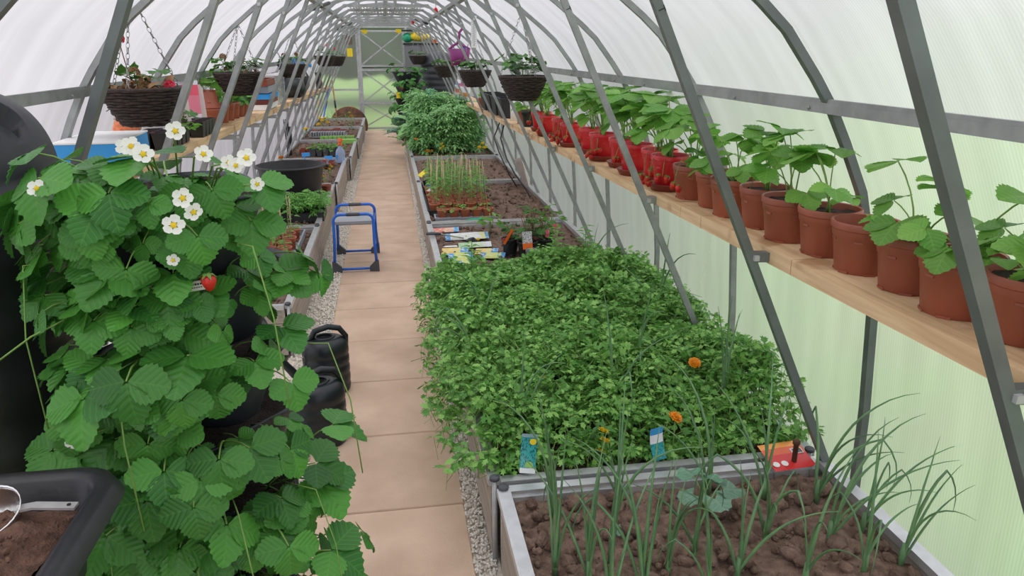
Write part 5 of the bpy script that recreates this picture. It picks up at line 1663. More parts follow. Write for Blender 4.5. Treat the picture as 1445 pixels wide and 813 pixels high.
# grey tray with the front row
def open_tray(lab, x, y, w_, d, h, m, name='tray', z=ZS, rz=0, cat='tray', rim=.012):
    t = thing(name, lab, cat, (x, y, z), rz)
    a, b = w_ / 2, d / 2
    MB().box((0, 0, .003), (w_, d, .006)).build('base', m, t)
    for (c, dd) in (((-a, 0, h / 2), (.006, d, h)), ((a, 0, h / 2), (.006, d, h)), ((0, -b, h / 2), (w_, .006, h)), ((0, b, h / 2), (w_, .006, h))): MB().box(c, dd).build('side', m, t)
    MB().bar((-a - rim / 2, -b, h), (a + rim / 2, -b, h), rim, .006, (0, 0, 1)).bar((-a - rim / 2, b, h), (a + rim / 2, b, h), rim, .006, (0, 0, 1)).bar((-a, -b, h), (-a, b, h), rim, .006, (0, 0, 1)).bar((a, -b, h), (a, b, h), rim, .006, (0, 0, 1)).build('rim', m, t)
    return t
open_tray('shallow grey tray under the front row of seedling pots', .60, 6.09, .50, .16, .03, GREYP)
open_tray('black tray under the block of staked seedling pots', .585, 6.75, .56, .96, .04, BLACK_M)
for i, x in enumerate((.415, .51, .605, .70, .795)):
    cane_pot(x, 6.09, ZS + .007, 800 + i, ['leftmost terracotta seedling pot of the front row in the grey tray', 'second seedling pot from the left in the front row', 'middle seedling pot of the front row', 'second seedling pot from the right in the front row', 'rightmost seedling pot of the front row, with a dark stick'][i], 'front row of seedling pots', 2 if i >= 2 else 0, True, 1.0, True)
n = 0
for j in range(9):
    for i in range(5):
        x = .365 + i * .104 + (.03 if j % 2 else 0); y = 6.34 + j * .104
        cane_pot(x, y, ZS + .007, 900 + n, 'caned tomato pot, %s from the left, %s row of the packed block' % (ORD[i], ORD[j]), 'block of staked seedling pots', 1, True, 1.0)
        n += 1
# black trays of seedlings farther back with labels
open_tray('black seed tray behind the block of staked pots', .53, 7.50, .42, .36, .06, BLACK_M)
for i in range(4):
    for j in range(3):
        t = thing('module_seedling', 'black potted seedling, %s from the left, %s row of the black tray' % (ORD[i], ORD[j]), 'seedling', (.39 + i * .095, 7.39 + j * .11, ZS + .007), 0, 'seedlings in the black tray')
        MB().lathe([(.030, 0), (.044, .08), (.040, .08), (1e-4, .065)], 4).build('pot', BLACK_M, t)
        put('seedling', SEED[(i + j) % 4], t, (0, 0, .06), (0, 0, i + 2 * j), .9)
for i, (x, y, m_, lab) in enumerate(((.345, 8.0, YELLOW, 'yellow slip lying by the left rim of the far seedling bed'), (.38, 7.22, BLUEP, 'blue plant label at the left edge of the staked pots'), (.36, 6.95, WHITE, 'white plant label leaning by the left rim next to the staked pots'))):
    o = MB().box((0, 0, 0), (.05, .14 if i == 0 else .06, .003)).build('plant_label', m_, None, False, (x, y, .365), (R(20), R(25), R(-30))); tag(o, lab, 'plant label')

# ================================================================== TOMATO BED
TU = [pinnate_unit(.17, 50 + i, 3, .22) for i in range(6)]
rt_ = random.Random(31)
def bush(name, lab, cat, x, y, z, h, r, n, units, mats, group=None, stems=3, cane=0, bottom=.1):
    t = thing(name, lab, cat, (x, y, z), 0, group)
    pl = []
    for k in range(n):
        tt = bottom + (1 - bottom) * rt_.random() ** .8; a = rt_.uniform(0, 6.28)
        rr = r * (math.sin(PI * min(.95, .25 + tt * .7)) ** .6) * rt_.random() ** .5
        pl.append((rt_.randrange(len(units)), rotm(rt_.uniform(-.5, .55), rt_.uniform(-.3, .3), a - PI / 2 + rt_.uniform(-.5, .5), rt_.uniform(.7, 1.15)), (rr * .6 * math.cos(a), rr * .6 * math.sin(a), h * tt)))
    o = scatter('foliage', units, pl, mats, t); o['kind'] = 'stuff'
    for k in range(stems):
        a = 2 * PI * k / stems
        MB().tube([(0, 0, -.02), (.03 * math.cos(a), .03 * math.sin(a), h * .5), (.06 * math.cos(a), .06 * math.sin(a), h * .9)], .006, 6).build('stem', STEM, t, True)
    for k in range(cane):
        MB().tube([(.05 * k - .02, .03, 0), (.05 * k - .02, .03, h * 1.12)], .009, 7).build('cane', CANEG, t, True)
    return t
TL = ['front left tomato bush behind the red marigolds', 'front middle tomato bush', 'front right tomato bush by the braces', 'second row left tomato bush with green canes', 'second row middle tomato bush', 'second row right tomato bush with a green cane', 'rear left tomato bush', 'rear right tomato bush under the hanging basket']
for i, (x, y, h, r, cn) in enumerate(((.55, 10.42, .50, .30, 0), (.86, 10.35, .62, .28, 0), (1.08, 10.5, .56, .25, 0), (.60, 11.1, .74, .32, 3), (.86, 11.2, .70, .28, 0), (1.02, 11.05, .66, .24, 2), (.55, 12.2, .76, .34, 0), (.84, 12.45, .70, .28, 0))):
    bush('tomato_plant', TL[i], 'tomato plant', x, y, .27, h, r, 420, TU, [LEAF_TOM, STEM], 'tomato bushes', 3, cn)
CU = []
for i in range(4):
    mb = MB(); leaflet(mb, .22, .13, (0, 0, 0), (0, 1, .25), (0, -.2, 1), .25, .5, 5, .08, .03); CU.append(unit(mb))
for i, (x, y, h, lab, lf) in enumerate(((.36, 11.0, .38, 'broad leaved pepper plant at the left front of the tomato bed', LEAF_TOM), (.26, 11.9, .42, 'blue grey cabbage leaning over the path before the door', LEAF_C), (.42, 11.5, .5, 'leafy pepper plant spilling toward the path', LEAF_TOM))):
    bush('leafy_plant', lab, 'plant', x, y, .25, h, .26, 46, CU, [lf, STEM], None, 2)
marigold('pair of red orange marigolds at the left front of the tomato bed', .52, 9.92, .27, [(-.04, 0, .075, 1.2, 0), (.05, 0, .085, 1.2, 0)], 4)
marigold('cluster of yellow marigolds centre front of the tomato bed', .68, 9.98, .27, [(0, 0, .10, 1.0, 1), (.03, .02, .13, 1.0, 1), (-.01, .02, .16, 1.0, 1)], 5)
marigold('bright yellow marigolds at the right front corner of the tomato bed', 1.24, 9.98, .27, [(-.04, 0, .11, 1.2, 1), (.035, 0, .11, 1.2, 1), (.0, .03, .16, 1.0, 1)], 6)
marigold('small orange marigold high in the front left tomato leaves', .36, 10.1, .27, [(0, 0, .22, .9, 0)], 7)

# far planter tower, cabinet, far water butt
q = random.Random(12)
far = strawberry_tower('strawberry_tower', 'far black strawberry planter stack beside the end door with red fruit', (.40, 13.95, 0), 6, .30, .205, 120, 9, R(-95), [(.30, 13.64, .52, 1.6), (.42, 13.62, .66, 1.6), (.52, 13.66, .60, 1.6)],
                       [(.25, 13.66, 1.0), (.31, 13.63, .86), (.28, 13.66, .98), (.46, 13.62, .80)], 1.15)
o = MB().box((0, 0, 0), (.07, .004, .10)).build('sticky_trap', YELLOW, None, False, (.205, 13.60, .86), (0, 0, .2)); tag(o, 'yellow sticky trap hanging against the far strawberry planter', 'sticky trap')
t = thing('cabinet', 'tall grey cabinet in the far right corner beside the door', 'cabinet', (.735, 15.9, 0))
MB().box((0, 0, .86), (.66, .5, 1.72)).build('body', CABG, t)
for s_ in (-1, 1):
    dd = MB().box((s_ * .165, -.262, .87), (.32, .02, 1.64)).build('door', CABG, t); MB().box((s_ * .04, -.285, .9), (.02, .025, .12)).build('handle', DGREY, dd)
MB().box((0, 0, 1.735), (.70, .54, .03)).build('top', BLACK_M, t)
t = thing('compost_bag', 'yellow and green plastic bag lying on top of the grey cabinet', 'bag', (.64, 15.8, 1.752))
MB().ball((.06, 0, .12), .20, 16, (1.1, .7, .45)).build('yellow_body', YELLOW, t, True); MB().ball((-.17, 0, .10), .14, 12, (.8, .9, .66)).build('green_end', GREENP, t, True)
MB().box((-.2, 0, .235), (.28, .2, .03)).build('black_lid', BLACK_M, t)
for i, x in enumerate((.97, 1.03)):
    o = small_pot(.03, .07).build('plant_pot', ORANGEP, None, True, (x, 15.7, 1.752)); tag(o, ('left' if i == 0 else 'right') + ' small orange pot on top of the grey cabinet', 'plant pot')
t = thing('water_butt', 'black ribbed water butt standing behind the tomato bushes', 'water butt', (.99, 14.5, 0))
prof = [(.30, 0)]
for k in range(12):
    z = .05 + k * .105; r = .31 + .03 * math.sin(min(1, z / 1.2) * PI * .5); prof += [(r, z), (r + .012, z + .02), (r + .012, z + .06), (r, z + .08)]
prof += [(.33, 1.36)]
FARB = mat('grey_black_plastic', (.055, .060, .070), .5, var=.2)
MB().lathe(prof, 40).build('barrel', FARB, t, True)
MB().lathe([(.345, 1.34), (.35, 1.40), (.32, 1.44), (.26, 1.52), (.14, 1.58), (1e-4, 1.60)], 40).build('lid', FARB, t, True)

# ================================================================== LEFT BEDS
t = thing('rubble_tub', 'large round black plastic tub standing in the left raised bed', 'tub', (-.915, 7.12, .268))
MB().lathe([(1e-4, 0), (.235, 0), (.245, .01), (.295, .33), (.300, .335), (.322, .338), (.324, .350), (.30, .356), (.290, .350), (.240, .02), (1e-4, .015)], 56).build('body', BLACK_M, t, True)
MB().box((.32, .03, .335), (.05, .09, .02)).build('handle_lug', BLACK_M, t)
s = MB()
for k in range(5): s.box((0, 0, .055 - .024 * k), (.13 - .03 * (k % 2), .002, .008))
s.build('printed_lines', GREYP, t, False, (-.055, -.287, .19), (R(-8), 0, R(-10)))
# green mass of seedlings in a black tray
t = open_tray('black tray crowded with bright green tomato seedlings before the black tub', -.79, 6.36, .44, .34, .07, BLACK_M, 'seedling_tray')
pl = [(rt_.randrange(6), rotm(rt_.uniform(-.4, .5), rt_.uniform(-.3, .3), rt_.uniform(0, 6.28), rt_.uniform(.35, .6)), (rt_.uniform(-.22, .22), rt_.uniform(-.17, .17), rt_.uniform(.10, .20))) for _ in range(420)]
o = scatter('seedling_foliage', TU, pl, [LEAF_SEED, STEM], t); o['kind'] = 'stuff'
o = MB().box((0, 0, .055), (.22, .26, .11)).bar((-.115, -.13, .11), (.115, -.13, .11), .014, .014, (0, 0, 1)).bar((-.115, .13, .11), (.115, .13, .11), .014, .014, (0, 0, 1)).build('grey_crate', GREYP, None, False, (-1.13, 6.5, ZS)); tag(o, 'pale grey plastic box left of the seedling tray', 'box')
open_tray('grey edged tray under the staked pots in the nearest left bed', -.92, 5.25, .50, .90, .05, GREYP, 'tray')
n = 0
for j in range(6):
    for i in range(4):
        x = -1.08 + i * .108 + (.02 if j % 2 else 0); y = 4.90 + j * .135
        cane_pot(x, y, ZS + .007, 1000 + n, 'caned terracotta pot in the left bed, %s from the left, %s row' % (ORD[i], ORD[j]), 'staked pots in the nearest left bed', 1, True, .9, n % 3 != 0); n += 1
for i, (x, y, lab) in enumerate(((-.80, 4.62, 'nearer blue plant label lying in front of the left staked pots'), (-.76, 4.72, 'farther blue plant label lying in front of the left staked pots'))):
    o = MB().box((0, 0, 0), (.045, .03, .003)).build('plant_label', BLUEP, None, False, (x, y, ZS + .03), (R(15), R(20), .3)); tag(o, lab, 'plant label')
o = small_pot(.05, .09).build('plant_pot', TERRA, None, True, (-.635, 7.45, ZS)); tag(o, 'single terracotta pot at the right side of the black tub', 'plant pot')
marigold('orange and yellow marigold between the black tub and the path rim', -.665, 8.35, ZS, [(0, 0, .16, .9, 0), (.04, .02, .20, .9, 0), (-.03, 0, .11, .8, 1), (.02, -.03, .13, .8, 1)], 8)
marigold('yellow and orange marigold lower right of the black tub', -.68, 7.72, ZS, [(0, 0, .13, .8, 1), (.02, 0, .09, .8, 1)], 9)
marigold('orange marigold at the left rim behind the black tub', -1.25, 8.95, ZS, [(0, 0, .16, 1.3, 0), (.03, 0, .11, 1.0, 1)], 10)
marigold('orange marigold half hidden left of the black tub', -1.27, 7.3, ZS, [(0, 0, .18, 1.0, 0), (.05, 0, .16, 1.0, 0)], 11)
# spray bottle
t = thing('spray_bottle', 'clear spray bottle with orange trigger on the left bed rim', 'spray bottle', (-.61, 9.55, .277), R(-60))
MB().lathe([(1e-4, .003), (.052, .003), (.057, .02), (.057, .13), (.05, .155), (.026, .19), (.018, .22), (.0, .22)], 24).build('bottle', BLUECLEAR, t, True)
MB().lathe([(.024, .215), (.024, .24), (.014, .245), (.014, .27), (1e-4, .27)], 14).build('collar', ORANGEP, t, True)
MB().box((.012, 0, .285), (.085, .026, .036)).box((.065, 0, .288), (.03, .016, .018)).bar((.03, 0, .268), (.05, 0, .22), .016, .008, (0, 1, 0)).build('trigger_head', ORANGEP, t)
MB().box((0, -.056, .075), (.05, .004, .06)).build('label', BLUEP, t)
# red and black module trays
def module_tray(lab, x, y, nx, ny, p, h, m, fill=None, rz=0, z=ZS, cat='seed tray', green=None):
    t = thing('module_tray', lab, cat, (x, y, z), rz)
    for i in range(nx):
        for j in range(ny):
            cx_, cy_ = (i - (nx - 1) / 2) * p, (j - (ny - 1) / 2) * p; a, b = p * .47, p * .36
            MB().add([(cx_ - b, cy_ - b, 0), (cx_ + b, cy_ - b, 0), (cx_ + b, cy_ + b, 0), (cx_ - b, cy_ + b, 0), (cx_ - a, cy_ - a, h), (cx_ + a, cy_ - a, h), (cx_ + a, cy_ + a, h), (cx_ - a, cy_ + a, h),
                      (cx_ - a * .88, cy_ - a * .88, h), (cx_ + a * .88, cy_ - a * .88, h), (cx_ + a * .88, cy_ + a * .88, h), (cx_ - a * .88, cy_ + a * .88, h),
                      (cx_ - b * .8, cy_ - b * .8, h * .25), (cx_ + b * .8, cy_ - b * .8, h * .25), (cx_ + b * .8, cy_ + b * .8, h * .25), (cx_ - b * .8, cy_ + b * .8, h * .25)],
                     [(3, 2, 1, 0), (0, 1, 5, 4), (1, 2, 6, 5), (2, 3, 7, 6), (3, 0, 4, 7), (4, 5, 9, 8), (5, 6, 10, 9), (6, 7, 11, 10), (7, 4, 8, 11), (9, 13, 12, 8), (10, 14, 13, 9), (11, 15, 14, 10), (8, 12, 15, 11), (12, 13, 14, 15)]).build('cell', m, t)
            if fill: MB().box((cx_, cy_, h * .8), (a * 1.7, a * 1.7, .01)).build('compost', fill, t)
            if green: put('seedling', SEEDS[(i + j) % 2], t, (cx_, cy_, h * .8), (0, 0, i + j), green)
    return t
module_tray('empty red brown module tray near the left rim behind the tub', -1.02, 10.35, 4, 2, .085, .085, SAUCER)
module_tray('black module tray of leafy seedlings left of the spray bottle', -.84, 10.30, 5, 3, .085, .09, DGREY, SOIL, 0, ZS, 'seed tray', 1.5)
module_tray('red seed tray just behind the black tub', -.86, 9.25, 5, 4, .075, .06, SAUCER)
for i, (x, y, lab) in enumerate(((-1.02, 9.5, 'left blue plant label in the red tray behind the tub'), (-.72, 9.15, 'right blue plant label beside the orange marigold'))):
    o = MB().box((0, 0, .09), (.10, .004, .05)).box((-.02, 0, .03), (.015, .003, .09)).build('plant_label', BLUEP if i < 2 else WHITE, None, False, (x, y, ZS + .03), (R(-20), 0, .3)); tag(o, lab, 'plant label')
for i, (x, y, lab) in enumerate(((-1.16, 9.25, 'left small blue green cabbage seedling behind the tub'), (-1.05, 9.6, 'right small blue green cabbage seedling behind the tub'), (-1.22, 9.55, 'faint cabbage seedling nearest the left rim'))):
    t = thing('cabbage_seedling', lab, 'seedling', (x, y, ZS - .01), i, 'cabbage seedlings')
    for a in range(5): put('leaf', SQ, t, (0, 0, -.02), (0, 0, a * 1.25), .75)
module_tray('pale green module tray on the far left bed', -.80, 12.05, 8, 2, .066, .06, LIME, None)
o = MB().box((0, 0, .03), (.22, .12, .06)).build('green_tray', LIME, None, False, (-.60, 11.6, ZS)); tag(o, 'small bright green tray end behind the spray bottle', 'tray')
t = thing('corrugated_tray', 'grey corrugated tray with red edges on the far left bed', 'tray', (-.97, 12.55, ZS), R(-2))
for k in range(14): MB().box((-.26 + k * .04, 0, .045), (.026, .30, .075)).build('rib', GREYP, t)
MB().box((0, 0, .01), (.58, .32, .02)).build('base', GREYP, t); MB().box((0, .13, .09), (.56, .05, .02)).build('red_edge', SAUCER, t)
o = small_pot(.055, .08).build('plant_pot', TERRA, None, True, (-.86, 13.1, ZS)); tag(o, 'lone terracotta pot behind the grey corrugated tray', 'plant pot')
marigold('yellow marigolds on the left rim of the far left bed, front one', -1.28, 12.15, ZS, [(0, 0, .17, 1.5, 1), (.06, .25, .22, 1.5, 1)], 12)
marigold('clump of yellow marigolds against the far left rim', -1.18, 14.05, ZS, [(0, 0, .12, 1.5, 1), (.06, .02, .16, 1.5, 1), (.1, 0, .09, 1.4, 1), (-.03, .03, .17, 1.3, 1)], 13)
marigold('tall orange marigold near the path rim of the far left bed', -.62, 13.3, ZS, [(0, 0, .26, 1.2, 0), (.05, 0, .40, 1.0, 0), (-.03, .02, .32, .9, 1)], 14)
for i in range(8):
    x = -1.2 + .08 * i
    t = thing('sprout', 'thin green sprout in the farthest left bed, %s from the left' % ORD[i], 'seedling', (x, 14.5 + .12 * (i % 3), ZS - .01), 0, 'sprouts in the farthest left bed')
    put('seedling', SEED[i % 4], t, (0, 0, 0), (0, 0, i), .8)
o = MB().lathe([(1e-4, 0), (.37, .0), (.385, .012), (.37, .03), (.2, .05), (1e-4, .06)], 40).build('fire_pit_lid', RUST, None, True, (-.80, 16.02, .12), (R(78), 0, 0)); tag(o, 'large rusty round metal disc leaning on the end wall', 'disc')

# ================================================================== STEP STOOL
t = thing('step_stool', 'blue tubular step stool with grey seat standing on the paved path', 'stool', (-.30, 5.87, .003))
def uframe(y, hw, h, lean):
    hh = MB(); rr = .05
    pts = [(-hw - .012, y, .012), (-hw, y + lean * .5, h * .5), (-hw, y + lean, h - rr)]
    for k in range(1, 5):
        a = PI - k * PI / 2 / 5; pts.append((-hw + rr + rr * math.cos(a), y + lean, h - rr + rr * math.sin(a)))
    pts.append((-hw + rr, y + lean, h)); pts.append((hw - rr, y + lean, h))
    for k in range(1, 5):
        a = PI / 2 - k * PI / 2 / 5; pts.append((hw - rr + rr * math.cos(a), y + lean, h - rr + rr * math.sin(a)))
    pts += [(hw, y + lean, h - rr), (hw, y + lean * .5, h * .5), (hw + .012, y, .012)]
    return hh.tube(pts, .0115, 10)
uframe(-.27, .150, .440, .05).build('front_frame', BLUE, t, True)
uframe(.27, .155, .435, -.08).build('rear_frame', BLUE, t, True)
MB().box((0, -.03, .372), (.29, .36, .022)).build('seat', GREYP, t)
MB().box((0, -.03, .358), (.27, .33, .010)).build('seat_underside', DGREY, t)
for y in (-.27, .27): MB().tube([(-.16, y, .022), (.16, y, .022)], .010, 8).build('floor_rail', BLUE, t, True)
for s_ in (-1, 1):
    MB().tube([(s_ * .150, -.23, .36), (s_ * .155, .20, .36)], .010, 8).build('side_rail', BLUE, t, True)
    for y in (-.27, .27): MB().add([(s_ * .178, y - .018, 0), (s_ * .178, y + .018, 0), (s_ * .105, y + .014, 0), (s_ * .105, y - .014, 0), (s_ * .176, y - .016, .085), (s_ * .176, y + .016, .085), (s_ * .145, y + .016, .075), (s_ * .145, y - .016, .075), (s_ * .105, y - .014, .036), (s_ * .105, y + .014, .036)],
                                       [(0, 1, 2, 3), (4, 7, 6, 5), (0, 4, 5, 1), (7, 8, 9, 6), (8, 3, 2, 9), (0, 3, 8, 7, 4), (1, 5, 6, 9, 2)]).build('rubber_foot', DGREY, t)
for (y, h) in ((-.22, .440), (.19, .435)): MB().tube([(-.05, y, h), (.05, y, h)], .0135, 10).build('grip_sleeve', DGREY, t, True)

# ================================================================== LEFT SHELF CONTENTS
XS = -1.17
t = thing('cardboard_box', 'low white and blue carton on the left shelf behind the strawberry flowers', 'box', (-1.16, 3.30, ZL(3.3) + .001), R(3))
MB().box((0, 0, .055), (.24, .44, .11)).build('carton', BLUEP, t); MB().box((0, 0, .113), (.245, .445, .006)).build('lid', WHITEC, t)
MB().box((.1215, -.10, .075), (.003, .20, .045)).build('printed_panel', WHITEC, t)
s = MB()
for k in range(6): s.box((.124, -.17 + k * .026, .075), (.002, .018, .022))
s.build('printed_marks', BLUEP, t)
t = thing('orange_bag', 'clear bag of orange granules on the left shelf by the carton', 'bag', (-1.25, 3.88, ZL(3.88)))
MB().ball((0, 0, .085), .075, 12, (.8, 1, 1.1)).build('filling', mat('orange_granules', (.80, .22, .08), .6, var=.4, nscale=60), t, True); MB().ball((0, 0, .15), .06, 10, (.8, 1, .8)).build('bag_top', CLEAR, t, True)
module_tray('nearest black module tray at the front of the left shelf', -1.125, 4.02, 2, 5, .085, .085, BLACK, POTSOIL, 0, ZL(4.02) + .002)
module_tray('second black module tray beside the terracotta pots on the left shelf', -1.11, 4.62, 2, 4, .085, .085, BLACK, POTSOIL, 0, ZL(4.62) + .002)
def pack(lab, x, y, rz, w_, h, stops, tilt=12):
    m = band_mat('pack_print_%d' % len(MATS), stops)
    o = put('plant_pack', packet_mesh('plant_pack', w_, h, m, .006, .0, len(MATS)), None, (x, y, ZL(y) + .085 + h / 2), (R(90 - tilt), 0, rz)); tag(o, lab, 'packet')
RED_ = [(0, (.75, .74, .74)), (.15, (.78, .05, .10)), (.75, (.80, .10, .16)), (.9, (.80, .80, .82))]
pack('red and white packet nearest on the left shelf in the black module tray', -1.17, 4.08, R(18), .13, .20, RED_)
pack('red and white packet leaning behind the nearest one on the left shelf', -1.20, 4.42, R(14), .13, .22, RED_)
pack('pink and white packet farthest of the leaning packets on the left shelf', -1.17, 4.80, R(16), .12, .22, [(0, (.8, .75, .76)), (.1, (.80, .22, .30)), (.6, (.80, .10, .16)), (.88, (.72, .74, .82))])
for i, (x, y) in enumerate(((-1.10, 4.02), (-1.13, 4.55), (-1.11, 4.85))):
    s = MB(); s.add([(-.016, 0, 0), (.016, 0, 0), (.020, 0, .15), (.012, 0, .175), (-.012, 0, .175), (-.020, 0, .15), (-.016, .003, 0), (.016, .003, 0), (.020, .003, .15), (.012, .003, .175), (-.012, .003, .175), (-.020, .003, .15)],
                    [(0, 1, 2, 3, 4, 5), (11, 10, 9, 8, 7, 6)] + [(k, k + 6, (k + 1) % 6 + 6, (k + 1) % 6) for k in range(6)])
    o = s.build('plant_label', LABELG, None, False, (x, y, ZL(y) + .08), (R(-6), R(-4), R(12)), ); o.scale = (1.3, 1, 1.15); tag(o, ['nearest', 'middle', 'farthest'][i] + ' pale tall plant label in the left shelf module trays', 'plant label')
t = thing('geranium_seedling', 'small potted geranium with red bloom in the left shelf module tray', 'plant', (-1.10, 4.30, ZL(4.3) + .07))
for k in range(10): put('leaf', GL[k % 4], t, (0, .01 * (k % 3), .005 * k), (0, 0, k * 2.4), .75)
MB().tube([(0, 0, 0), (.02, 0, .1), (.02, .0, .19)], .002, 5).build('flower_stalk', STEM_R, t, True)
f = flower_mb(.02, 5); f.m = [0] * len(f.m); f.build('flower_head', PETALR, t, False, (.02, 0, .19), (R(50), 0, 0))
t = thing('lettuce_seedling', 'bright green seedling at the front of the left shelf module tray', 'plant', (-1.07, 4.22, ZL(4.2) + .07))
for k in range(8): put('leaf', SL[(2, 5)[k % 2]], t, (0, 0, -.03), (0, 0, k * 2.4), .5)
# terracotta pots: an upturned stack and pots of young plants
t = thing('plant_pot', 'upturned terracotta pot standing on another pot on the left shelf', 'plant pot', (-1.145, 5.18, ZL(5.18) + .122))
o = small_pot(.072, .115); o.v = [(a, b, .115 - c) for a, b, c in o.v]; o.f = [f[::-1] for f in o.f]; o.build('pot', TERRA, t, True)
LP_ = ['under the upturned pot on the left shelf', 'second from the near end, with bright leaves above', 'third from the near end in the left shelf row', 'fourth from the near end in the left shelf row', 'fifth from the near end in the left shelf row', 'sixth from the near end in the left shelf row', 'last of the left shelf row, with round leaves']
for i in range(7):
    y = 5.18 + i * .205
    t = thing('potted_seedling', 'terracotta plastic pot ' + LP_[i], 'plant pot', (-1.145 - .03 * (i > 0), y, ZL(y) + .001), i, 'terracotta pots on the left shelf')
    pot_mb(.074, .058, .120).build('pot', TERRA, t, True); put('compost', SOIL_R, t, (0, 0, -.018), None, (.84, .84, 1))
    if i:
        for k in range(9): put('leaf', SL[(0, 1, 4, 2)[k % 4]] if i < 5 else SL2[(0, 3)[k % 2]], t, (-.02, 0, .10), (.0, .0, k * 2.4 + i), (1.0 if i < 4 else .8))
# stack of trays
for i, (m_, lab, dz) in enumerate(((WHITE, 'white seed tray at the bottom of the stack on the left shelf', 0), (SAUCER, 'red seed tray second from the bottom of the left shelf stack', .045), (BLUEP, 'bright blue seed tray in the middle of the left shelf stack', .09), (GREYP, 'grey tray near the top of the left shelf stack', .14), (SAUCER, 'red module tray on top of the left shelf stack', .20))):
    y = 7.25 + (.05 if i % 2 else 0)
    open_tray(lab, -1.17 + (.02 if i == 2 else 0), y, .26, .62 - .03 * i, .042 if i < 3 else .055, m_, 'seed_tray', ZL(7.5) + .012 + dz)
t = thing('storage_bin', 'clear plastic storage bin behind the stacked trays on the left shelf', 'bin', (-1.18, 8.15, ZL(8.15) + .006))
for (c, d) in (((-.11, 0, .14), (.008, .5, .28)), ((.11, 0, .14), (.008, .5, .28)), ((0, -.25, .14), (.23, .008, .28)), ((0, .25, .14), (.23, .008, .28))): MB().box(c, d).build('side', CLEAR, t)
MB().box((0, 0, .285), (.27, .55, .015)).build('lid', WHITE, t)
MB().torus((0, 0, .42), .13, .006, 24, 6, Matrix.Rotation(PI / 2, 3, 'X')).build('wire_hoop', GREYP, t, True)
t = thing('watering_can', 'dark green watering can lying on its side on the far left shelf', 'watering can', (-1.10, 9.15, ZL(9.15) + .125), R(80))
MB().lathe([(1e-4, -.2), (.10, -.2), (.115, -.18), (.115, .10), (.09, .15), (.03, .17), (1e-4, .17)], 28).build('body', CANB, t, True, None, (R(90), 0, 0))
MB().tube([(0, -.15, .08), (0, -.12, .17), (0, .02, .18), (0, .12, .10)], .014, 8).build('handle', CANB, t, True)
MB().tube([(0, .14, -.02), (.02, .24, .02), (.03, .33, .10)], [.024, .018, .014], 8).build('spout', CANB, t, True)
t = thing('cardboard_box', 'tan open box of clear bags on the far left shelf', 'box', (-1.19, 10.0, ZL(10) + .006))
MB().box((0, 0, .11), (.25, .7, .22)).build('carton', TAN, t); MB().ball((0, .1, .25), .12, 10, (.9, 2.2, .6)).build('clear_bags', CLEAR, t, True)
t = thing('black_sack', 'round black sack on the far left shelf beside the blue bottles', 'sack', (-1.17, 11.0, ZL(11)))
MB().ball((0, 0, .16), .14, 14, (.9, 1.1, 1.15)).build('sack_body', BLACK_M, t, True); MB().ball((0, 0, .34), .05, 8, (1, 1, .8)).build('tied_neck', BLACK_M, t, True)
bt = MB().lathe([(1e-4, 0), (.06, 0), (.065, .02), (.065, .2), (.05, .25), (.02, .28), (.02, .32), (1e-4, .32)], 18)
for i, (y, dz, m_, lab) in enumerate(((11.55, 0, WHITE, 'nearest white bottle on the far left shelf'), (11.75, 0, BLUECLEAR, 'pale blue bottle next to the nearest white one on the far left shelf'), (12.0, 0, WHITE, 'second white bottle on the far left shelf'), (12.35, 0, BLUECLEAR, 'farthest pale blue bottle on the left shelf'))):
    t = thing('bottle', lab, 'bottle', (-1.13 - .04 * (i % 2), y, ZL(y)), 0, 'bottles on the far left shelf')
    t.scale = (1.15, 1.15, 1.1); put('body', bt.mesh('body', m_, True), t); MB().lathe([(.026, .31), (.026, .35), (1e-4, .35)], 14).build('cap', BLUEP, t, True)
o = tag(put('blue_bag', packet_mesh('blue_bag', .30, .34, band_mat('blue_white_print', [(0, (.75, .77, .80)), (.3, (.10, .30, .70)), (.7, (.78, .80, .82))]), .05, 0, 9), None, (-1.16, 10.35, ZL(10.35) + .39), (R(80), 0, R(70))), 'blue and white plastic bag stacked above the far left shelf', 'bag')
o = tag(MB().box((0, 0, .12), (.22, .5, .24)).build('black_crate', BLACK_M, None, False, (-1.17, 12.95, ZL(12.95) + .006)), 'black crate at the far end of the left shelf', 'crate')
# folded black trays standing by the left wall, garden tools, hanging tag
t = thing('folded_tray', 'folded black plastic trays standing against the left wall on the ground', 'tray', (-1.37, 10.55, 0), R(8))
for k in range(3): MB().box((-.008 + .022 * k, .01 * k, .36), (.014, .40, .72), 0, Matrix.Rotation(R(-2), 3, 'Y')).build('panel', BLACK_M, t)
MB().torus((.045, 0, .52), .10, .022, 20, 8, Matrix.Rotation(PI / 2, 3, 'Y')).build('moulded_ring', DGREY, t, True)
def tool(name, lab, a, b, m_, head):
    a, b = Vector(a), Vector(b)
    t = thing(name, lab, 'garden tool', a)
    MB().tube([(0, 0, 0), (b - a) * .5, b - a], .015, 8).build('handle', m_, t, True)
    if head == 'D':
        MB().torus(b - a + Vector((0, 0, .05)), .05, .012, 14, 6, Matrix.Rotation(PI / 2, 3, 'X')).build('grip', m_, t, True)
    else:
        MB().tube([(b - a) * .45, (b - a) * .60], .019, 8).build('sleeve', BLACK, t, True)
    MB().box((0, 0, .06), (.14, .02, .14)).build('head', DGREY, t)
tool('garden_rake', 'wooden handled rake leaning in the far left corner with a black sleeve', (-1.02, 15.95, .02), (-1.10, 16.2, 1.02), TOOLW, 'S')
tool('garden_hoe', 'garden tool with reddish handle leaning left of the rake', (-1.38, 15.9, .02), (-1.12, 16.2, 1.02), TOOLW, 'S')
tool('garden_spade', 'blue handled spade leaning in the far left corner', (-1.34, 15.6, .02), (-1.20, 16.1, .78), BLUE, 'D')
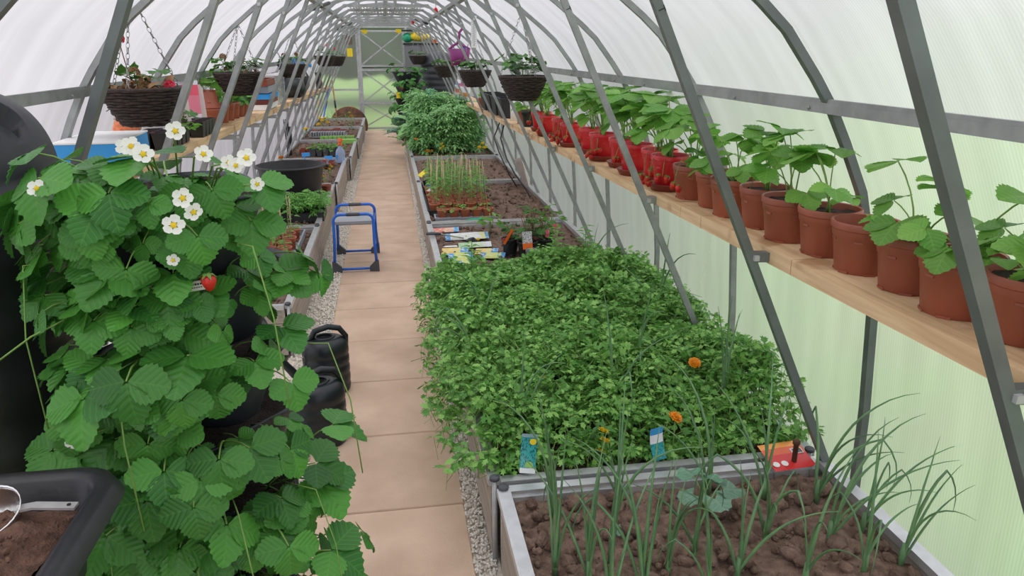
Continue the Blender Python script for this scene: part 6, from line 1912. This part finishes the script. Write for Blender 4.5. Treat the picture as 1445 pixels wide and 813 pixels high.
tool('garden_fork', 'yellow handled garden fork leaning by the left braces', (-1.40, 14.9, .02), (-1.30, 15.6, .95), TAN, 'D')
t = thing('bird_box', 'small brown wooden box hanging above the end wall panel left of the door', 'box', (-.70, 16.0, 1.70))
MB().box((0, 0, .12), (.13, .10, .20)).box((0, -.01, .23), (.15, .13, .02)).build('box_body', mat('brown_wood', (.17, .105, .075), .8, var=.2), t)
MB().tube([(0, .03, .23), (0, .06, .34)], .004, 5).build('hanger', CHAIN, t)
for i, (x, y, z, lab) in enumerate(((-.69, 15.95, 1.57, 'yellow sticky trap hanging below the brown box'), (-.36, 15.3, 1.965, 'yellow sticky trap at the top left of the door'), (.29, 15.3, 1.975, 'yellow sticky trap at the top right of the door'))):
    t = thing('sticky_trap', lab, 'sticky trap', (x, y, z))
    MB().box((0, 0, 0), (.11, .004, .16 if i == 0 else .055)).build('card', YELLOW, t)
    if i: MB().box((.01, .002, -.035), (.06, .004, .03)).build('glue_card', YELLOW, t)
    MB().tube([(0, 0, .02), (0, .0, .14)], .0025, 4).build('wire', CHAIN, t)
for i, (x, y, z, lab) in enumerate(((-.60, 12.2, 2.03, 'red clip on the left side of the far roof frame'), (.46, 12.2, 2.04, 'red clip on the right side of the far roof frame'), (.55, 8.2, 2.02, 'red clip high on a nearer right roof strut'))):
    t = thing('red_clip', lab, 'clip', (x, y, z)); MB().ball((0, 0, 0), .022, 8, (1, 1, 1.6)).build('body', PETALR, t, True); MB().tube([(0, 0, .03), (0, 0, .07)], .003, 5).build('hook', CHAIN, t)
# vent opener struts (black gas springs) under the roof
for i, (a, b, lab) in enumerate((((-.62, 7.3, 1.985), (-.40, 7.75, 2.10), 'black vent opener strut under the left roof'), ((-.70, 12.3, 1.93), (-.35, 12.9, 2.10), 'black vent opener strut under the far left roof'), ((.62, 11.1, 1.98), (.36, 11.6, 2.09), 'black vent opener strut under the right roof'))):
    t = thing('vent_strut', lab, 'strut', a)
    d = Vector(b) - Vector(a)
    MB().tube([(0, 0, 0), d * .6], .017, 8).build('cylinder', BLACK, t, True); MB().tube([d * .6, d], .008, 6).build('rod', CHAIN, t, True)
# slatted white vent trays under the ridge
for i, y in enumerate((9.3, 10.3)):
    t = thing('ridge_tray', ('nearer' if i == 0 else 'farther') + ' white slatted tray lying on the roof ties', 'tray', (XC, y, 2.088))
    for k in range(22): MB().box((-.40 + k * .038, 0, .01), (.014, .90, .012)).build('slat', WHITE, t)
    for s_ in (-1, 1): MB().box((0, s_ * .44, .0), (.84, .02, .012)).build('rail', ZINC, t)
